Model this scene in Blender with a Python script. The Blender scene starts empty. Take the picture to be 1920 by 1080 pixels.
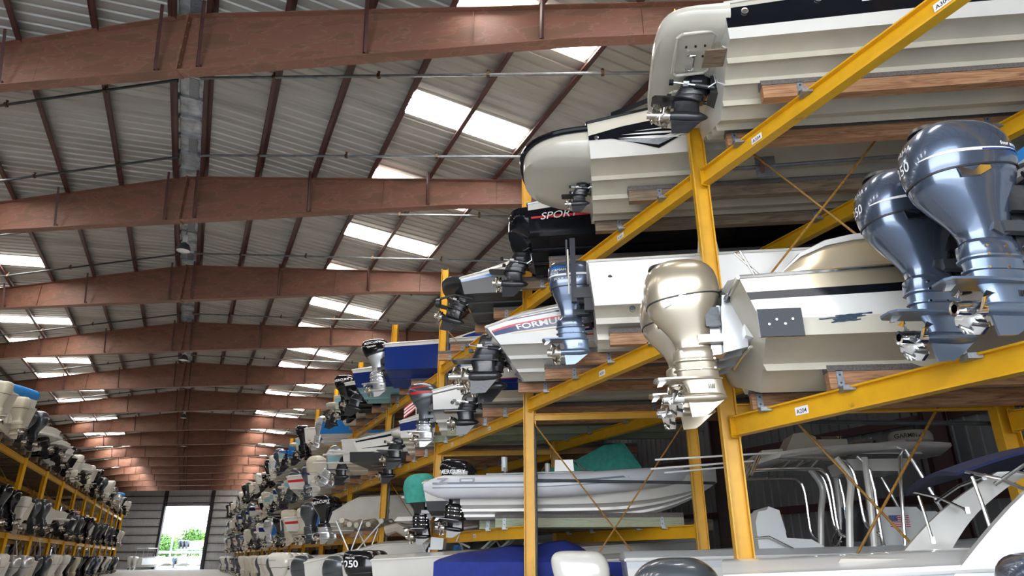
import bpy, bmesh, math, random
import numpy as np
from mathutils import Vector, Matrix

S = bpy.context.scene
COL = S.collection
random.seed(7)
PI = math.pi

# ------------------------------------------------------------------ camera, sky, exposure
EYE = 1.65
PHI = math.radians(-30.777)                  # the frames, racks' bunks and boats stand at this angle to the aisle
XP = Vector((math.cos(PHI), math.sin(PHI), 0))
NP = Vector((-math.sin(PHI), math.cos(PHI), 0))


def P(s, t, z):
    """s metres along the slanted cross direction, t metres along the aisle, z above the floor"""
    return Vector((s * XP.x, t + s * XP.y, z))


cam_d = bpy.data.cameras.new('camera')
cam = bpy.data.objects.new('camera', cam_d)
COL.objects.link(cam)
cam_d.sensor_width = 36
cam_d.lens = 1267.0 / 1920 * 36
cam_d.clip_start = 0.05
cam_d.clip_end = 600
RM = Matrix(((0.9116136, 0.15219172, 0.38183547), (-0.41104823, 0.33752741, 0.84682619), (0, -0.92893107, 0.37025271)))
cx, cy, cz = RM.col[0], RM.col[1], RM.col[2]
M4 = Matrix.Identity(4)
for r in range(3):
    M4[r][0], M4[r][1], M4[r][2] = cx[r], -cy[r], -cz[r]
M4[2][3] = EYE
cam.matrix_world = M4
S.camera = cam

W = bpy.data.worlds.new('sky')
S.world = W
W.use_nodes = True
wn = W.node_tree
bg = wn.nodes['Background']
tc = wn.nodes.new('ShaderNodeTexCoord')
sp = wn.nodes.new('ShaderNodeSeparateXYZ')
cr = wn.nodes.new('ShaderNodeValToRGB')
wn.links.new(tc.outputs['Generated'], sp.inputs[0])
wn.links.new(sp.outputs['Z'], cr.inputs[0])
wn.links.new(cr.outputs[0], bg.inputs[0])
cr.color_ramp.elements[0].position = 0.0
cr.color_ramp.elements[0].color = (1.0, 1.0, 1.0, 1)
cr.color_ramp.elements[1].position = 0.75
cr.color_ramp.elements[1].color = (0.50, 0.70, 1.0, 1)
bg.inputs[1].default_value = 5.0

sun_d = bpy.data.lights.new('sun', 'SUN')
sun_d.energy = 6.0
sun_d.angle = math.radians(0.6)
sun_d.color = (1, 0.95, 0.86)
sun = bpy.data.objects.new('sun', sun_d)
COL.objects.link(sun)
sun.rotation_euler = Vector((0.45, -0.25, -0.86)).to_track_quat('-Z', 'Y').to_euler()

S.view_settings.view_transform = 'Standard'
S.view_settings.look = 'None'
S.view_settings.gamma = 1
S.view_settings.use_curve_mapping = False
S.view_settings.exposure = 0.76
S.cycles.use_denoising = True
S.cycles.max_bounces = 8
S.cycles.diffuse_bounces = 5
S.cycles.glossy_bounces = 4
S.cycles.sample_clamp_indirect = 8
S.cycles.caustics_reflective = False
S.cycles.caustics_refractive = False


# ------------------------------------------------------------------ materials
def _mat(name):
    m = bpy.data.materials.new(name)
    m.use_nodes = True
    nt = m.node_tree
    return m, nt, nt.nodes['Principled BSDF']


def mat(name, col, rough=0.5, metal=0.0, coat=0.0, spec=None, var=0.0, scale=3.0, bump=0.0, bscale=60.0):
    m, nt, b = _mat(name)
    b.inputs['Base Color'].default_value = (*col, 1)
    b.inputs['Roughness'].default_value = rough
    b.inputs['Metallic'].default_value = metal
    b.inputs['Coat Weight'].default_value = coat
    b.inputs['Coat Roughness'].default_value = 0.05
    if spec is not None:
        b.inputs['Specular IOR Level'].default_value = spec
    if var > 0 or bump > 0:
        t = nt.nodes.new('ShaderNodeTexCoord')
        if var > 0:
            n = nt.nodes.new('ShaderNodeTexNoise')
            n.inputs['Scale'].default_value = scale
            n.inputs['Detail'].default_value = 5
            nt.links.new(t.outputs['Object'], n.inputs['Vector'])
            r = nt.nodes.new('ShaderNodeValToRGB')
            r.color_ramp.elements[0].position = 0.3
            r.color_ramp.elements[1].position = 0.7
            r.color_ramp.elements[0].color = (*[c * (1 - var) for c in col], 1)
            r.color_ramp.elements[1].color = (*[min(1, c * (1 + var * 0.5)) for c in col], 1)
            nt.links.new(n.outputs['Fac'], r.inputs[0])
            nt.links.new(r.outputs[0], b.inputs['Base Color'])
        if bump > 0:
            n2 = nt.nodes.new('ShaderNodeTexNoise')
            n2.inputs['Scale'].default_value = bscale
            nt.links.new(t.outputs['Object'], n2.inputs['Vector'])
            bp = nt.nodes.new('ShaderNodeBump')
            bp.inputs['Strength'].default_value = bump
            bp.inputs['Distance'].default_value = 0.01
            nt.links.new(n2.outputs['Fac'], bp.inputs['Height'])
            nt.links.new(bp.outputs[0], b.inputs['Normal'])
    return m


def ramp_mat(name, stops, rough, scale, detail=6, stretch=(1, 1, 1), distort=0.0, metal=0.0, coat=0.0, interp='LINEAR', bump=0.0):
    """noise through a colour ramp: rust, chipped paint, wood grain, stained sheet"""
    m, nt, b = _mat(name)
    t = nt.nodes.new('ShaderNodeTexCoord')
    mp = nt.nodes.new('ShaderNodeMapping')
    mp.inputs['Scale'].default_value = stretch
    n = nt.nodes.new('ShaderNodeTexNoise')
    n.inputs['Scale'].default_value = scale
    n.inputs['Detail'].default_value = detail
    n.inputs['Distortion'].default_value = distort
    r = nt.nodes.new('ShaderNodeValToRGB')
    r.color_ramp.interpolation = interp
    e = r.color_ramp.elements
    while len(e) < len(stops):
        e.new(0.5)
    for k, (p, c) in enumerate(stops):
        e[k].position = p
        e[k].color = (*c, 1)
    nt.links.new(t.outputs['Object'], mp.inputs[0])
    nt.links.new(mp.outputs[0], n.inputs['Vector'])
    nt.links.new(n.outputs['Fac'], r.inputs[0])
    nt.links.new(r.outputs[0], b.inputs['Base Color'])
    b.inputs['Roughness'].default_value = rough
    b.inputs['Metallic'].default_value = metal
    b.inputs['Coat Weight'].default_value = coat
    if bump:
        bp = nt.nodes.new('ShaderNodeBump')
        bp.inputs['Strength'].default_value = bump
        bp.inputs['Distance'].default_value = 0.01
        nt.links.new(n.outputs['Fac'], bp.inputs['Height'])
        nt.links.new(bp.outputs[0], b.inputs['Normal'])
    return m


def emit(name, col, strength):
    m, nt, b = _mat(name)
    b.inputs['Base Color'].default_value = (*col, 1)
    b.inputs['Emission Color'].default_value = (*col, 1)
    b.inputs['Emission Strength'].default_value = strength
    return m


def glass(name, col, rough=0.05):
    m, nt, b = _mat(name)
    b.inputs['Base Color'].default_value = (*col, 1)
    b.inputs['Roughness'].default_value = rough
    b.inputs['Transmission Weight'].default_value = 0.9
    b.inputs['IOR'].default_value = 1.1
    return m


M = dict(
    white=mat('white gelcoat', (0.66, 0.65, 0.61), 0.22, coat=0.4, var=0.05, scale=1.5),
    cream=mat('cream gelcoat', (0.60, 0.565, 0.48), 0.25, coat=0.4, var=0.06, scale=1.5),
    bottom=mat('dulled cream gelcoat', (0.52, 0.48, 0.385), 0.45, var=0.10, scale=2.5),
    bottomw=mat('dulled white gelcoat', (0.56, 0.55, 0.50), 0.40, var=0.08, scale=2.5),
    greyhull=mat('pale grey gelcoat', (0.55, 0.58, 0.60), 0.25, coat=0.4),
    bluehull=mat('mid blue gelcoat', (0.015, 0.14, 0.42), 0.15, coat=0.7),
    tealhull=mat('pale teal gelcoat', (0.25, 0.46, 0.50), 0.25, coat=0.4),
    navy=mat('navy gelcoat', (0.010, 0.024, 0.13), 0.12, coat=0.3, spec=0.3),
    royal=mat('royal blue gelcoat', (0.008, 0.03, 0.19), 0.12, coat=0.35, spec=0.3),
    black=mat('black gelcoat', (0.006, 0.007, 0.010), 0.12, coat=0.06, spec=0.2),
    darkgrey=mat('dark grey gelcoat', (0.035, 0.037, 0.04), 0.3, coat=0.2, spec=.3),
    red=mat('red vinyl', (0.55, 0.02, 0.03), 0.3),
    gold=mat('champagne gold gelcoat', (0.50, 0.42, 0.29), 0.24, metal=0.45, coat=0.6, var=0.04),
    goldob=mat('champagne metallic paint', (0.47, 0.40, 0.30), 0.3, metal=0.65, coat=0.7),
    goldstripe=mat('gold vinyl', (0.6, 0.42, 0.15), 0.3),
    steelblue=mat('blue grey metallic paint', (0.105, 0.135, 0.195), 0.24, metal=0.65, coat=0.8),
    steellow=mat('lighter blue grey metallic paint', (0.17, 0.225, 0.32), 0.28, metal=0.65, coat=0.6),
    steeldark=mat('charcoal grey metallic paint', (0.07, 0.08, 0.09), 0.28, metal=0.4, coat=0.6),
    silver=mat('silver metallic paint', (0.55, 0.56, 0.57), 0.3, metal=0.7, coat=0.5),
    blackob=mat('gloss black paint', (0.007, 0.007, 0.009), 0.1, coat=0.5, spec=.4),
    whiteob=mat('white engine paint', (0.68, 0.66, 0.60), 0.2, coat=0.5),
    creamob=mat('cream engine paint', (0.58, 0.53, 0.42), 0.3, coat=0.3),
    plastic=mat('black plastic', (0.02, 0.02, 0.022), 0.4),
    satinblack=mat('satin black cast metal', (0.016, 0.017, 0.02), 0.28, coat=0.3, bump=0.2, bscale=25),
    chrome=mat('polished stainless', (0.82, 0.81, 0.79), 0.1, metal=1.0),
    prop=mat('worn stainless propeller', (0.60, 0.56, 0.50), 0.25, metal=1.0, var=0.2, scale=20),
    alu=mat('brushed aluminium', (0.72, 0.73, 0.74), 0.32, metal=0.9),
    galv=mat('galvanised steel', (0.30, 0.32, 0.34), 0.5, metal=0.6, var=0.25, scale=30),
    pipe=mat('grey steel pipe', (0.20, 0.21, 0.22), 0.45, metal=0.5, var=0.3, scale=6),
    pipedark=mat('dark sprinkler pipe', (0.05, 0.06, 0.065), 0.5, metal=0.3, var=0.3, scale=3),
    brass=mat('brass sprinkler', (0.10, 0.06, 0.03), 0.5, metal=0.5),
    yellow=ramp_mat('chipped yellow paint', [(0.0, (0.16, 0.08, 0.03)), (0.24, (0.30, 0.16, 0.03)), (0.31, (0.66, 0.35, 0.008)), (0.7, (0.76, 0.41, 0.012))], 0.42, 5.0, detail=9, stretch=(1, 1, 1)),
    rod=mat('rusty yellow rod', (0.36, 0.18, 0.03), 0.6, var=0.4, scale=25),
    wood=ramp_mat('varied pine board', [(0.3, (0.20, 0.085, 0.04)), (0.5, (0.38, 0.19, 0.09)), (0.72, (0.50, 0.28, 0.15))], 0.6, 6, stretch=(0.35, 4, 4), distort=1.5, bump=0.15),
    woodgrey=ramp_mat('weathered timber', [(0.3, (0.13, 0.09, 0.06)), (0.55, (0.24, 0.17, 0.11)), (0.75, (0.31, 0.23, 0.16))], 0.7, 6, stretch=(0.35, 4, 4), distort=1.5, bump=0.15),
    woodgreen=ramp_mat('green treated timber', [(0.3, (0.22, 0.25, 0.17)), (0.5, (0.33, 0.37, 0.25)), (0.75, (0.36, 0.28, 0.19))], 0.7, 5, stretch=(0.35, 4, 4), distort=1.0, bump=0.1),
    carpet=mat('grey bunk carpet', (0.16, 0.14, 0.13), 0.95, var=0.35, scale=60, bump=0.6, bscale=140),
    rust=ramp_mat('rusty red primer steel', [(0.30, (0.175, 0.088, 0.052)), (0.455, (0.205, 0.098, 0.060)), (0.466, (0.275, 0.142, 0.098)), (0.482, (0.235, 0.102, 0.068)), (0.575, (0.23, 0.098, 0.064)), (0.587, (0.265, 0.135, 0.092)), (0.60, (0.195, 0.092, 0.056))], 0.58, 2.0, detail=12, stretch=(0.45, 1, 1.5), distort=0.2),
    purlin=mat('maroon primer steel', (0.085, 0.032, 0.028), 0.4, var=0.25, scale=2),
    girt=mat('dark maroon girt', (0.055, 0.02, 0.02), 0.5, var=0.2, scale=2),
    roof=ramp_mat('weathered roof sheet', [(0.3, (0.33, 0.31, 0.27)), (0.5, (0.43, 0.41, 0.37)), (0.75, (0.50, 0.48, 0.44))], 0.5, 1.1, stretch=(0.25, 2.0, 1), metal=0.25),
    wallsheet=ramp_mat('grey wall sheet', [(0.3, (0.15, 0.155, 0.165)), (0.7, (0.22, 0.225, 0.235))], 0.5, 0.7, metal=0.2),
    endsheet=ramp_mat('end wall sheet', [(0.3, (0.40, 0.40, 0.39)), (0.7, (0.48, 0.475, 0.47))], 0.55, 0.5, stretch=(1, 1, 0.4)),
    column=mat('near black steel column', (0.025, 0.02, 0.022), 0.5),
    concrete=ramp_mat('worn concrete', [(0.3, (0.46, 0.45, 0.43)), (0.7, (0.56, 0.55, 0.53))], 0.8, 1.2),
    apron=ramp_mat('sunlit gravel yard', [(0.3, (0.34, 0.33, 0.30)), (0.7, (0.42, 0.40, 0.37))], 0.9, 2.0),
    skylight=emit('daylit fibreglass panel', (1.0, 0.97, 0.92), 11.5),
    lampglass=mat('lamp lens', (0.75, 0.76, 0.76), 0.2, coat=0.5),
    greenc=mat('teal green canvas', (0.05, 0.33, 0.27), 0.85, var=0.2, scale=8, bump=0.5, bscale=14),
    bluec=mat('royal blue canvas', (0.012, 0.03, 0.24), 0.8, var=0.2, scale=5, bump=0.4, bscale=12),
    navyc=mat('navy canvas', (0.005, 0.008, 0.045), 0.85, bump=0.2, bscale=20),
    skyc=mat('bright blue cover', (0.02, 0.22, 0.60), 0.45, bump=0.4, bscale=9),
    vinyl=mat('white vinyl upholstery', (0.62, 0.65, 0.66), 0.4, bump=0.05, bscale=20),
    tanvinyl=mat('tan vinyl upholstery', (0.48, 0.44, 0.37), 0.45, var=0.08),
    tube=mat('light grey inflatable tube', (0.56, 0.58, 0.61), 0.38, var=0.04),
    greystripe=mat('slate rubber', (0.16, 0.19, 0.24), 0.5),
    smoke=glass('smoked acrylic', (0.35, 0.4, 0.45)),
    sign=mat('white sticker', (0.85, 0.85, 0.85), 0.5),
    ink=mat('black print', (0.01, 0.01, 0.02), 0.5),
    inkw=mat('white print', (0.85, 0.85, 0.85), 0.4),
    inkg=mat('grey print', (0.22, 0.22, 0.24), 0.4),
    scuff=mat('dark scuffed antifouling', (0.02, 0.04, 0.07), 0.7),
    flagred=mat('flag red', (0.5, 0.03, 0.05), 0.7),
    flagblue=mat('flag blue', (0.02, 0.04, 0.22), 0.7),
    leaf=mat('light green leaf', (0.22, 0.36, 0.04), 0.6, var=0.4, scale=0.7),  # lighter, yellower green than the other foliage
    leafd=mat('darker leaf', (0.12, 0.26, 0.04), 0.6, var=0.4, scale=0.7),
    bark=mat('bark', (0.14, 0.10, 0.07), 0.9),
    paleblue=mat('pale blue steel', (0.45, 0.62, 0.72), 0.5),
    rope=mat('blue rope', (0.01, 0.08, 0.20), 0.8),
    cyan=mat('bright cyan cloth', (0.01, 0.30, 0.65), 0.6),
    insul=mat('foil ridge closure', (0.52, 0.54, 0.56), 0.45, metal=0.3, var=0.45, scale=4),
)


# ------------------------------------------------------------------ mesh helpers
class MB:
    """collects shapes; build() links them as one mesh object"""

    def __init__(s):
        s.v, s.f, s.m, s.mats = [], [], [], []

    def mi(s, m):
        if m not in s.mats:
            s.mats.append(m)
        return s.mats.index(m)

    def add(s, vs, fs, m, X=None):
        o = len(s.v)
        if X is not None:
            vs = [X @ Vector(p) for p in vs]
        s.v += [tuple(p) for p in vs]
        k = s.mi(m)
        s.f += [tuple(o + i for i in f) for f in fs]
        s.m += [k] * len(fs)
        return s

    def box(s, c, d, m, X=None):
        x, y, z = d[0] / 2, d[1] / 2, d[2] / 2
        vs = [(c[0] + a * x, c[1] + b * y, c[2] + e * z) for a in (-1, 1) for b in (-1, 1) for e in (-1, 1)]
        return s.add(vs, [(0, 1, 3, 2), (4, 6, 7, 5), (0, 4, 5, 1), (2, 3, 7, 6), (0, 2, 6, 4), (1, 5, 7, 3)], m, X)

    def loft(s, rings, m, cap0=True, cap1=True, closed=True, X=None):
        n = len(rings[0])
        vs = [p for r in rings for p in r]
        fs = []
        for i in range(len(rings) - 1):
            for j in range(n if closed else n - 1):
                a, b = i * n + j, i * n + (j + 1) % n
                fs.append((a, b, b + n, a + n))
        if cap0:
            fs.append(tuple(reversed(range(n))))
        if cap1:
            fs.append(tuple((len(rings) - 1) * n + j for j in range(n)))
        return s.add(vs, fs, m, X)

    def tube(s, pts, r, m, n=8, X=None):
        pts = [Vector(p) for p in pts]
        rs = r if isinstance(r, (list, tuple)) else [r] * len(pts)
        rings = []
        up = None
        for i, p in enumerate(pts):
            d = (pts[min(i + 1, len(pts) - 1)] - pts[max(i - 1, 0)])
            if d.length < 1e-9:
                d = Vector((0, 0, 1))
            d.normalize()
            if up is None:
                up = Vector((0, 0, 1)) if abs(d.z) < 0.9 else Vector((1, 0, 0))
            a = d.cross(up)
            a.normalize()
            b = a.cross(d)
            up = b
            rings.append([p + a * math.cos(2 * PI * k / n) * rs[i] + b * math.sin(2 * PI * k / n) * rs[i] for k in range(n)])
        return s.loft(rings, m, X=X)

    def prism(s, poly, y0, y1, m, X=None):
        """polygon in x,z pushed out along y"""
        n = len(poly)
        vs = [(x, y0, z) for x, z in poly] + [(x, y1, z) for x, z in poly]
        fs = [tuple(range(n)), tuple(reversed(range(n, 2 * n)))] + [(j, j + n, (j + 1) % n + n, (j + 1) % n) for j in range(n)]
        return s.add(vs, fs, m, X)

    def plan(s, poly, z0, z1, m, X=None):
        n = len(poly)
        vs = [(x, y, z0) for x, y in poly] + [(x, y, z1) for x, y in poly]
        fs = [tuple(reversed(range(n))), tuple(range(n, 2 * n))] + [(j, (j + 1) % n, (j + 1) % n + n, j + n) for j in range(n)]
        return s.add(vs, fs, m, X)

    def revx(s, prof, m, n=14, X=None, c=(0, 0, 0)):
        rings = [[(c[0] + x, c[1] + r * math.cos(2 * PI * k / n), c[2] + r * math.sin(2 * PI * k / n)) for k in range(n)] for x, r in prof]
        return s.loft(rings, m, X=X)

    def revz(s, prof, m, n=16, X=None, c=(0, 0, 0)):
        rings = [[(c[0] + r * math.cos(2 * PI * k / n), c[1] + r * math.sin(2 * PI * k / n), c[2] + z) for k in range(n)] for r, z in prof]
        return s.loft(rings, m, X=X)

    def ibeam(s, a, b, w, h, m, up=(0, 0, 1), tf=0.02, tw=0.015):
        """I section between two points; h is measured along up, w across"""
        a, b, up = Vector(a), Vector(b), Vector(up)
        d = (b - a).normalized()
        sd = d.cross(up).normalized()
        up = sd.cross(d).normalized()

        def bar(cu, du, cs, ds):
            r0 = [a + up * (cu + p * du / 2) + sd * (cs + q * ds / 2) for p, q in ((-1, -1), (-1, 1), (1, 1), (1, -1))]
            r1 = [p + (b - a) for p in r0]
            s.loft([r0, r1], m)
        bar(h / 2 - tf / 2, tf, 0, w)
        bar(-h / 2 + tf / 2, tf, 0, w)
        bar(0, h - 2 * tf, 0, tw)
        return s

    def mesh(s, name, angle=35):
        me = bpy.data.meshes.new(name)
        me.from_pydata(s.v, [], s.f)
        for m in s.mats:
            me.materials.append(m)
        me.polygons.foreach_set('material_index', s.m)
        me.polygons.foreach_set('use_smooth', [True] * len(s.f))
        me.update()
        bm = bmesh.new()
        bm.from_mesh(me)
        bmesh.ops.recalc_face_normals(bm, faces=bm.faces)
        bm.to_mesh(me)
        bm.free()
        me.set_sharp_from_angle(angle=math.radians(angle))
        return me

    def build(s, name, parent=None, angle=35, **kw):
        return put(name, s.mesh(name, angle), parent, **kw)


def put(name, me, parent=None, loc=(0, 0, 0), rz=0.0, rot=None, label=None, cat=None, group=None, kind=None):
    o = bpy.data.objects.new(name, me)
    COL.objects.link(o)
    o.location = loc
    o.rotation_euler = rot if rot else (0, 0, rz)
    if parent:
        o.parent = parent
    for k, v in (('label', label), ('category', cat), ('group', group), ('kind', kind)):
        if v:
            o[k] = v
    return o


_tx = {}


def text_geo(txt, bold=0.0):
    """outline of a word as flat mesh, height about 0.7, starting at x=0"""
    if (txt, bold) in _tx:
        return _tx[(txt, bold)]
    cu = bpy.data.curves.new('t', 'FONT')
    cu.body = txt
    cu.offset = bold
    cu.resolution_u = 3
    o = bpy.data.objects.new('t', cu)
    COL.objects.link(o)
    dg = bpy.context.evaluated_depsgraph_get()
    me = bpy.data.meshes.new_from_object(o.evaluated_get(dg))
    vs = [tuple(v.co) for v in me.vertices]
    fs = [tuple(p.vertices) for p in me.polygons]
    bpy.data.objects.remove(o)
    bpy.data.curves.remove(cu)
    bpy.data.meshes.remove(me)
    _tx[(txt, bold)] = (vs, fs)
    return vs, fs


def curve(pts, n):
    """smooth resample of rows of numbers (Catmull-Rom)"""
    A = np.array(pts, float)
    k = len(A)
    out = []
    for q in np.linspace(0, k - 1, n):
        i = min(int(q), k - 2)
        u = q - i
        p0, p1, p2, p3 = A[max(i - 1, 0)], A[i], A[i + 1], A[min(i + 2, k - 1)]
        out.append(0.5 * (2 * p1 + (p2 - p0) * u + (2 * p0 - 5 * p1 + 4 * p2 - p3) * u * u + (3 * p1 - p0 - 3 * p2 + p3) * u ** 3))
    return np.array(out)


# ------------------------------------------------------------------ building
RS = -1.86                                    # ridge, in s
ZR = 12.55                                    # underside of the sheet at the ridge
SL = 0.078
SWR, SWL = 18.0, -21.7
T0, T1 = -9.0, 119.0


def roof_z(s):
    return ZR - SL * abs(s - RS)


def ribs(n_from, n_to, period, depth):
    """profile of ribbed sheet: list of (offset along, height)"""
    out = []
    k = n_from
    while k < n_to:
        out += [(k, 0), (k + period * 0.62, 0), (k + period * 0.70, -depth), (k + period * 0.92, -depth)]
        k += period
    return out


def structure(mb, name, **kw):
    return mb.build(name, kind='structure', **kw)


# floor and yard
mb = MB()
c = [P(SWL, T0 - 6, 0), P(SWR, T0 - 6, 0), P(SWR, T1, 0), P(SWL, T1, 0)]
mb.add([(p.x, p.y, 0.0) for p in c] + [(p.x, p.y, -0.3) for p in c], [(0, 1, 2, 3), (4, 5, 6, 7), (0, 1, 5, 4), (1, 2, 6, 5), (2, 3, 7, 6), (3, 0, 4, 7)], M['concrete'])
structure(mb, 'floor')
mb = MB()
mb.box((0, 60, -0.35), (500, 560, 0.3), M['apron'])
structure(mb, 'ground')

# ribbed roof, ribs run straight down each slope
for sgn, nm in ((1, 'ceiling'), (-1, 'ceiling_slope')):
    mb = MB()
    SE = SWR if sgn > 0 else SWL
    prof = ribs(-22, 145, 0.305, 0.035)
    row0, row1 = [], []
    xr = RS * XP.x
    xe = SE * XP.x
    for y, h in prof:
        z1 = ZR - SL * abs(SE - RS)
        row0.append((xr, y, ZR - h))
        row1.append((xe, y, z1 - h))
    keep0, keep1 = row0, row1
    n = len(keep0)
    vs, fs = [], []
    # cut each rib line to the slanted building outline
    for a, b in zip(keep0, keep1):
        lo, hi = 0.0, 1.0
        ta, tb = a[1] - RS * XP.y, b[1] - SE * XP.y
        for lim, side in ((T0, 1), (T1, -1)):
            da, db = (ta - lim) * side, (tb - lim) * side
            if da < 0 and db < 0:
                lo, hi = 1.0, 0.0
            elif da < 0:
                lo = max(lo, da / (da - db))
            elif db < 0:
                hi = min(hi, da / (da - db))
        vs.append(None if lo >= hi else (Vector(a).lerp(Vector(b), lo), Vector(a).lerp(Vector(b), hi)))
    out, fcs = [], []
    for i in range(n - 1):
        if vs[i] and vs[i + 1]:
            o = len(out)
            out += [vs[i][0], vs[i][1], vs[i + 1][1], vs[i + 1][0]]
            fcs.append((o, o + 1, o + 2, o + 3))
    mb.add(out, fcs, M['roof'])
    ob = structure(mb, nm, angle=10)

# purlins along the aisle
for du in (0.46, 2.2, 3.95, 5.68, 7.45, 9.35, 11.1, 12.9, 14.7, 16.5, 18.3):
    for sg in (1, -1):
        s_ = RS + sg * du
        mb = MB()
        zt = roof_z(s_) - 0.01
        h, w = 0.23, 0.10
        a, b = P(s_, T0, 0), P(s_, T1, 0)
        mb.box((0, 0, -h / 2), (0.012, b.y - a.y, h), M['purlin'])
        mb.box((w / 2 * sg, 0, -0.008), (w, b.y - a.y, 0.016), M['purlin'])
        mb.box((-w / 2 * sg, 0, -h + 0.008), (w, b.y - a.y, 0.016), M['purlin'])
        mb.box((-w * sg, 0, -h + 0.025), (0.012, b.y - a.y, 0.05), M['purlin'])
        structure(mb, 'purlin_beam', loc=(a.x, (a.y + b.y) / 2, zt))

# rigid frames
FT = [-3.2, 4.4, 12.1, 19.3, 26.6, 34.15, 42.2, 49.9, 58.0, 66.0, 74.0, 82.0, 90.0, 98.0, 106.0, 114.0]
ZB = 10.86


def frame(t, first):
    mb = MB()
    us = [SWL - RS, -14.5, -8, -4, 0, 4, 8, 14.5, SWR - RS]
    top = [roof_z(RS + u) - 0.24 for u in us]
    bot = [min(ZB, tp - 0.62) for tp in top]
    bot[0] = bot[-1] = 8.6
    rings = []
    for i, u in enumerate(us):
        rings.append([(u, -0.008, bot[i]), (u, 0.008, bot[i]), (u, 0.008, top[i]), (u, -0.008, top[i])])
    mb.loft(rings, M['rust'])
    for lst, dz in ((top, 0.0), (bot, 0.0)):
        rings = [[(u, -0.13, lst[i] - 0.011), (u, 0.13, lst[i] - 0.011), (u, 0.13, lst[i] + 0.011), (u, -0.13, lst[i] + 0.011)] for i, u in enumerate(us)]
        mb.loft(rings, M['rust'])
    # splice plates and web stiffeners
    for u, hw, th in ((0, 0.14, 0.05), (-6.1, 0.05, 0.012), (6.1, 0.05, 0.012), (3.3, 0.012, 0.01), (-3.3, 0.012, 0.01), (9.4, 0.05, 0.012), (-9.4, 0.05, 0.012)):
        zt = roof_z(RS + u) - 0.24
        mb.box((u, 0, (ZB + zt) / 2), (th, 2 * hw, zt - ZB + (0.06 if u == 0 else 0)), M['rust'])
    if True:
        for k in range(4):
            for sx in (-0.06, 0.06):
                for yy in (-0.09, 0.09):
                    mb.box((sx * 0.7, yy, ZB + 0.15 + k * 0.36), (0.03, 0.035, 0.035), M['rust'])
    for sx, u in ((1, SWR - RS - 0.25), (-1, SWL - RS + 0.25)):
        mb.box((u, 0, 4.35), (0.5, 0.014, 8.7), M['girt'])
        mb.box((u - 0.25, 0, 4.35), (0.02, 0.26, 8.7), M['girt'])
        mb.box((u + 0.24, 0, 4.35), (0.02, 0.26, 8.7), M['girt'])
    fr = structure(mb, 'roof_beam', loc=P(RS, t, 0), rz=PHI)
    # flange braces: angles from the lower flange up to the purlins
    for du in (0.46, 3.95, 7.45, 11.1):
        for sg in (1, -1):
            u = sg * du
            for sd in ((-1,) if not first else (-1, 1)):
                b = MB()
                zt = roof_z(RS + u) - 0.2
                y1 = sd * 0.42
                b.tube([(u, sd * 0.12, ZB + 0.04), (u + .06, y1, zt)], 0.042, M['purlin'], n=4)
                b.box((u + 0.03, sd * 0.1, ZB + 0.05), (0.05, 0.05, 0.08), M['purlin'])
                b.build('flange_brace', fr)
    return fr


for k, t in enumerate(FT):
    frame(t, False)

# ridge closure and the sheet laps under it
mb = MB()
a, b = P(RS, T0, 0), P(RS, T1, 0)
mb.box((0, 0, 0), (0.52, b.y - a.y, 0.02), M['insul'])
y = -(b.y - a.y) / 2 + 0.3
k = 0
while y < (b.y - a.y) / 2:
    mb.box((0, y, -0.05), (0.50, 0.05, 0.09), M['insul'])
    if k % 3 == 1:
        mb.box((0.06, y + 0.5, -0.03), (0.22, 0.8, 0.05), M['galv'])
    mb.box((-0.27, y + 0.35, -0.08), (0.03, 0.6, 0.14), M['insul'])
    mb.box((0.27, y + 0.2, -0.08), (0.03, 0.55, 0.14), M['insul'])
    y += 0.92
    k += 1
structure(mb, 'ceiling_ridge_closure', loc=(a.x, (a.y + b.y) / 2, ZR - 0.06))

# skylights: ribbed translucent sheets on both slopes, two rows in every frame bay
wn_i = 0
Y = 13.17 - 3.81 * 3
while Y < 119:
    for sg in (1, -1):
        t_here = Y + (5.9 * sg + RS) * -XP.y
        if T0 + 1 < t_here < T1 - 2:
            wn_i += 1
            mb = MB()
            u0, u1 = 5.72 * sg, 9.28 * sg
            if sg > 0:
                pass
            pr = ribs(0, 0.9, 0.305, 0.03)
            vs, fs = [], []
            for yy, h in pr:
                for u in (u0, u1):
                    vs.append(((RS + u) * XP.x, Y + yy, roof_z(RS + u) - 0.045 - h))
            for i in range(len(pr) - 1):
                fs.append((2 * i, 2 * i + 1, 2 * i + 3, 2 * i + 2))
            mb.add(vs, fs, M['skylight'])
            structure(mb, 'window_%d' % wn_i)
    Y += 3.81

# side walls
for s_, nm in ((SWR + 0.1, 'wall_right'), (SWL - 0.1, 'wall_left')):
    mb = MB()
    sg = 1 if s_ > 0 else -1
    y0, y1 = P(s_, T0, 0).y, P(s_, T1, 0).y
    pr = ribs(y0, y1, 0.305, 0.04)
    x = s_ * XP.x
    vs, fs = [], []
    for yy, h in pr:
        vs += [(x + sg * h, yy, 0), (x + sg * h, yy, 11.1)]
    for i in range(len(pr) - 1):
        fs.append((2 * i, 2 * i + 2, 2 * i + 3, 2 * i + 1))
    mb.add(vs, fs, M['wallsheet'])
    structure(mb, nm, angle=10)
    for z in (1.2, 2.9, 4.7, 6.5, 8.3, 10.0):
        mb = MB()
        mb.box((0, 0, 0), (0.08, y1 - y0, 0.2), M['girt'])
        structure(mb, 'trim_girt_%s' % ('right' if sg > 0 else 'left'), loc=(x - sg * 0.08, (y0 + y1) / 2, z))

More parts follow.
